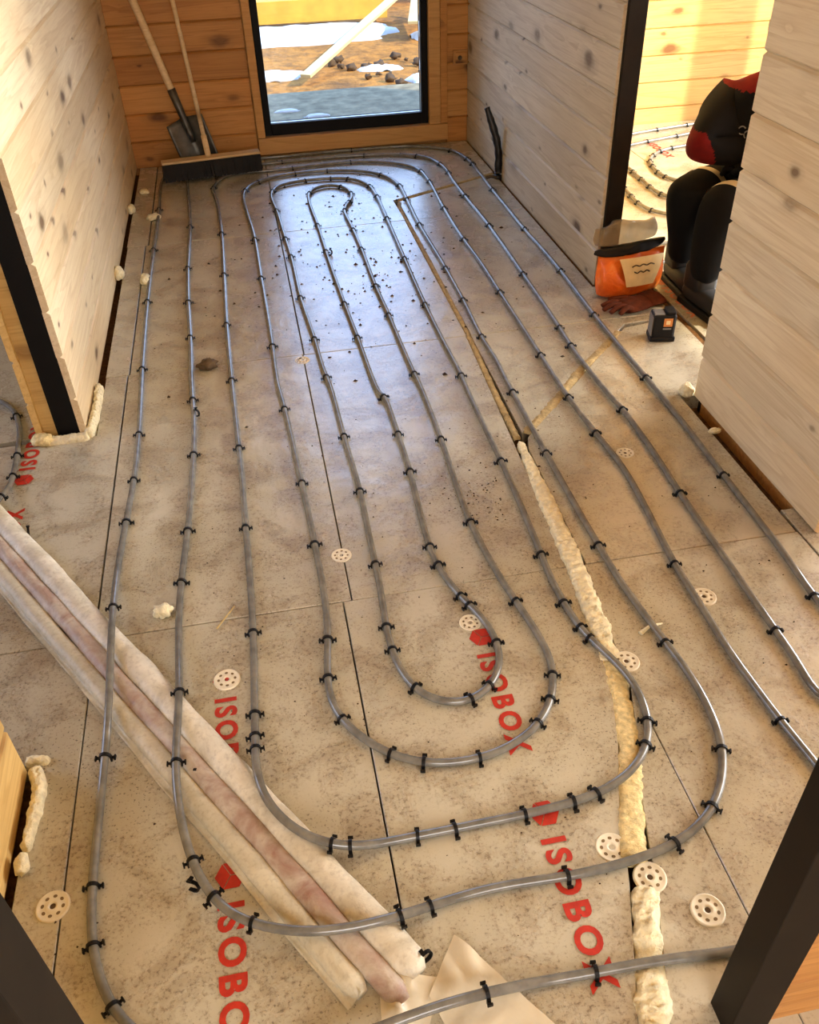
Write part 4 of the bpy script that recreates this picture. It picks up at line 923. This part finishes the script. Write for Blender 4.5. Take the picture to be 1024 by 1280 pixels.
ED = [('pelvis', 'waist'), ('waist', 'chest'), ('chest', 'neckb'), ('neckb', 'neck'), ('neck', 'headb'), ('pelvis', 'hipL'), ('hipL', 'kneeL'), ('kneeL', 'shinL'), ('shinL', 'ankL'), ('pelvis', 'hipR'), ('hipR', 'kneeR'), ('kneeR', 'shinR'), ('shinR', 'ankR'),
      ('neckb', 'shL'), ('shL', 'elL'), ('elL', 'wrL'), ('neckb', 'shR'), ('shR', 'elR'), ('elR', 'wrR')]
def seg_d(p, a, b):
    a, b = Vector(a), Vector(b); t = max(0, min(1, (p-a).dot(b-a)/(b-a).length_squared)); return (p-a-(b-a)*t).length
def wmat(c):
    if seg_d(c, J['elR'][0], J['shR'][0]) < .10 and c.z < .60 and c.z > .455 and c.x < .0 and (c.x+.09)+(c.z-.53)*.5 < .045: return 1
    if c.z > .715 and c.z < .77: return 1
    if c.z > .80: return 2
    return 0
WB = skin_body('body', J, ED, 'pelvis', wmat, [M['jacket'], M['jacket_red'], M['skin']], wk)
# reflective tape round the near knee, boots, hands, head
from mathutils.bvhtree import BVHTree
BV = BVHTree.FromPolygons([v.co.copy() for v in WB.data.vertices], [tuple(f.vertices) for f in WB.data.polygons])
def band(name, a, b, t, w, mat, tilt=0):
    a, b = Vector(J[a][0]), Vector(J[b][0]); d = (b-a).normalized(); c = a+(b-a)*t; u = d.cross(Vector((0, 0, 1))).normalized(); v = u.cross(d); V = []; F = []; n = 40
    for r in range(4):
        for k in range(n):
            an = math.radians(-25+230*k/(n-1)); dr = u*math.cos(an)+v*math.sin(an); o = c+d*(w*(r/3-.5)+tilt*math.sin(an)); hit = BV.ray_cast(o, dr, .2)
            V.append((hit[0] if hit[0] else o+dr*.08)+dr*.003)
    for r in range(3):
        for k in range(n-1): F.append((r*n+k, r*n+k+1, (r+1)*n+k+1, (r+1)*n+k))
    return mk(name, V, F, mat, wk, True)
band('reflective_tape', 'kneeL', 'hipL', .055, .038, M['reflective'])
band('reflective_tape', 'kneeR', 'hipR', .30, .034, M['reflective'])
def boot(an, ang):
    a = Vector(J[an][0]); bm = bmesh.new(); Mx = Matrix.Translation((a.x, a.y, 0)) @ Matrix.Rotation(ang, 4, 'Z')
    bm_box(bm, -.075, .175, -.045, .045, .022, .085, .024, Mx); bm_box(bm, -.075, .035, -.045, .045, .06, .17, .022, Mx)
    b = from_bm('boot', bm, M['boot'], wk, True); bm = bmesh.new(); bm_box(bm, -.080, .182, -.048, .048, .0, .026, .006, Mx); from_bm('sole', bm, M['plastic_black'], b)
boot('ankL', math.radians(276)); boot('ankR', math.radians(268))
for wn_, ang in (('wrL', 120), ('wrR', 330)):
    h = hand_mesh('hand', M['jacket'], wk); a = Vector(J[wn_][0]); h.location = a+Vector((math.cos(math.radians(ang))*.06, math.sin(math.radians(ang))*.06, -.03)); h.rotation_euler = (0, .5, math.radians(ang)); h.scale = (.85, .85, 1.1)
bm = bmesh.new(); bmesh.ops.create_uvsphere(bm, u_segments=28, v_segments=20, radius=1)
for v in bm.verts:
    d = v.co.copy(); x, y, z = d; r = Vector((x*.098, y*.075, z*.115))
    if x > .2 and z < -.1: r.x *= .92
    if x > .85 and abs(y) < .22 and -.35 < z < .1: r.x += .022*(1-abs(y)/.22)*(1-max(0, z+.1)/.3)
    if z < -.5: r.y *= .82
    if x > .75 and .02 < z < .25 and .18 < abs(y) < .55: r.x -= .008
    v.co = r
hdp = from_bm('head', bm, M['skin'], wk, True); hdp.location = Vector((1.755, 2.77, .90))-WO; hdp.rotation_euler = (0, .45, math.radians(225))
for s in (-1, 1):
    e = blob('ear', (0, 0, 0), (.018, .008, .03), M['skin'], None, None, 3, .1, 2); e.location = (-.008, s*.074, -.005); e.parent = hdp
    if 'label' in e: del e['label']
    y_ = blob('eye', (0, 0, 0), (.008, .010, .007), M['ink'], None, None, 3, .02, 2); y_.location = (.087, s*.030, .012); y_.parent = hdp
mo = blob('mouth', (0, 0, 0), (.006, .022, .005), M['jacket_red'], None, None, 3, .02, 2); mo.location = (.083, 0, -.058); mo.parent = hdp
bm = bmesh.new(); bmesh.ops.create_uvsphere(bm, u_segments=24, v_segments=14, radius=1)
bmesh.ops.delete(bm, geom=[v for v in bm.verts if v.co.z < -.05], context='VERTS')
for v in bm.verts: v.co = Vector((v.co.x*.106, v.co.y*.084, v.co.z*.115))
hat = from_bm('knit_hat', bm, M['jacket'], hdp, True); hat.location = (-.004, 0, .015)
# small emblem on the sleeve
EO = Vector((1.45, 2.35, .85))-WO; ED_ = (Vector((1.685, 2.83, .585))-WO-EO).normalized(); hit = BV.ray_cast(EO, ED_, 2)
if hit[0]:
    nrm = hit[1]; nrm = -nrm if nrm.dot(ED_) > 0 else nrm; ux = Vector((0, 0, 1)).cross(nrm).normalized(); uy = nrm.cross(ux); V = []; F = []
    for ox, oy, r, a0, a1 in ((-.012, .008, .013, .6, 5.2), (.010, -.004, .013, -.5, 4.2), (.020, -.014, .006, 0, 6)):
        tube_data([hit[0]+nrm*.004+ux*(ox+math.cos(a0+(a1-a0)*k/9)*r)+uy*(oy+math.sin(a0+(a1-a0)*k/9)*r) for k in range(10)], .0022, 5, 1, V, F)
    mk('sleeve_emblem', V, F, M['batt_grey'], wk, True)

# ================================================================ OUTSIDE: snow, boards, rubble on the clay
def heap(name, cx, cyy, rx, ry, h, mat, label, cat, seed, n=30, z=-.335, rot=0):
    V = []; F = []
    for j in range(n+1):
        for i in range(n+1):
            u, v = -1+2*i/n, -1+2*j/n; r = math.hypot(u, v); e = 1+.35*noise.noise(Vector((u*2, v*2, seed)))
            k = max(0, 1-(r/e)**2); x, y = u*rx, v*ry
            V.append((x*math.cos(rot)-y*math.sin(rot), x*math.sin(rot)+y*math.cos(rot), k**.6*h*(1+.3*noise.noise(Vector((u*5, v*5, seed))))-.06*(k <= 0)))
    for j in range(n):
        for i in range(n): a = j*(n+1)+i; F.append((a, a+1, a+n+2, a+n+1))
    o = mk(name, V, F, mat, None, True); o.location = (cx, cyy, z); return tag(o, label, cat)
heap('snow_patch', .75, 10.45, 1.15, .42, .09, M['snow'], 'broad white snow bank across the yard left of the leaning board', 'snow', 1, z=-.30)
heap('snow_patch', 2.75, 9.95, .85, .45, .10, M['snow'], 'white snow bank at the right of the view through the window', 'snow', 2, z=-.30)
heap('snow_patch', .30, 8.75, .42, .18, .05, M['snow'], 'small snow strip on the clay at the left of the window view', 'snow', 3)
heap('snow_patch', 1.70, 8.20, .22, .16, .06, M['snow'], 'small snow patch between clods at the right of the window view', 'snow', 4)
heap('snow_patch', .40, 7.66, .40, .08, .05, M['snow'], 'thin snow ridge along the edge of the concrete apron, left', 'snow', 5)
heap('snow_patch', 1.36, 7.68, .20, .10, .06, M['snow'], 'thin bluish snow ridge along the edge of the concrete apron, right', 'snow', 6)
heap('snow_patch', 1.35, 8.72, .22, .10, .05, M['snow'], 'snow streak beside the leaning board among the clods', 'snow', 7)
def lumber(name, a, b, w, t, mat, label, cat):
    a, b = Vector(a), Vector(b); d = (b-a); L = d.length; bm = bmesh.new(); bm_box(bm, 0, L, -w/2, w/2, -t/2, t/2, .004); o = from_bm(name, bm, mat)
    o.location = a; o.rotation_euler = d.to_track_quat('X', 'Z').to_euler(); return tag(o, label, cat)
lumber('board', (.62, 8.25, -.24), (1.95, 10.4, .12), .10, .03, M['lath'], 'long pale board leaning out over the snow in the yard', 'board')
lumber('board', (1.95, 9.75, -.13), (2.2, 10.8, -.02), .26, .03, M['lath'], 'wide pale board lying on the snow bank at the top of the window view', 'board')
lumber('beam', (-.6, 11.2, -.14), (1.8, 10.98, -.12), .34, .22, M['timber_out'], 'yellow timber beam lying across the yard behind the snow', 'beam')
lumber('beam', (-.6, 12.3, .05), (3.2, 12.1, .10), .5, .16, M['timber_out'], 'second thicker yellow timber beam further back in the yard', 'beam')
lumber('beam', (2.15, 10.9, -.16), (3.0, 10.55, -.10), .18, .12, M['timber_out'], 'short yellow beam end at the upper right of the window view', 'beam')
lumber('beam', (2.3, 11.1, -.02), (2.75, 10.45, .03), .06, .05, M['stone'], 'dark weathered batten crossing the short yellow beam', 'beam')
_cs = []
for i in range(60):
    x = .9+1.25*random.random(); y = 8.0+1.15*random.random(); r = random.uniform(.018, .05)
    if (x < 1.3 and y < 8.3) or any(math.hypot(x-a, y-b) < (r+c)*1.5 for a, b, c in _cs) or math.hypot(x-1.70, (y-8.20)*1.3) < .28: continue
    _cs.append((x, y, r))
    blob('clod', (x, y, -.315+r*.5), (r, r*.8, r*.65), M['stone'], 'grey brown clod of rubble on the clay outside the window', 'clod', i, .9, 2)['group'] = 'clods outside the window'
for i, (x, y) in enumerate(((.36, 6.95), (.40, 6.62), (.56, 6.75))):
    heap('snow_patch', x, y, .10, .04, .02, M['snow'], ('small snow scrap on the apron, farthest of three', 'small snow scrap on the apron, nearest the window', 'small snow scrap on the apron, rightmost of three')[i], 'snow', 20+i, 10, -.206)
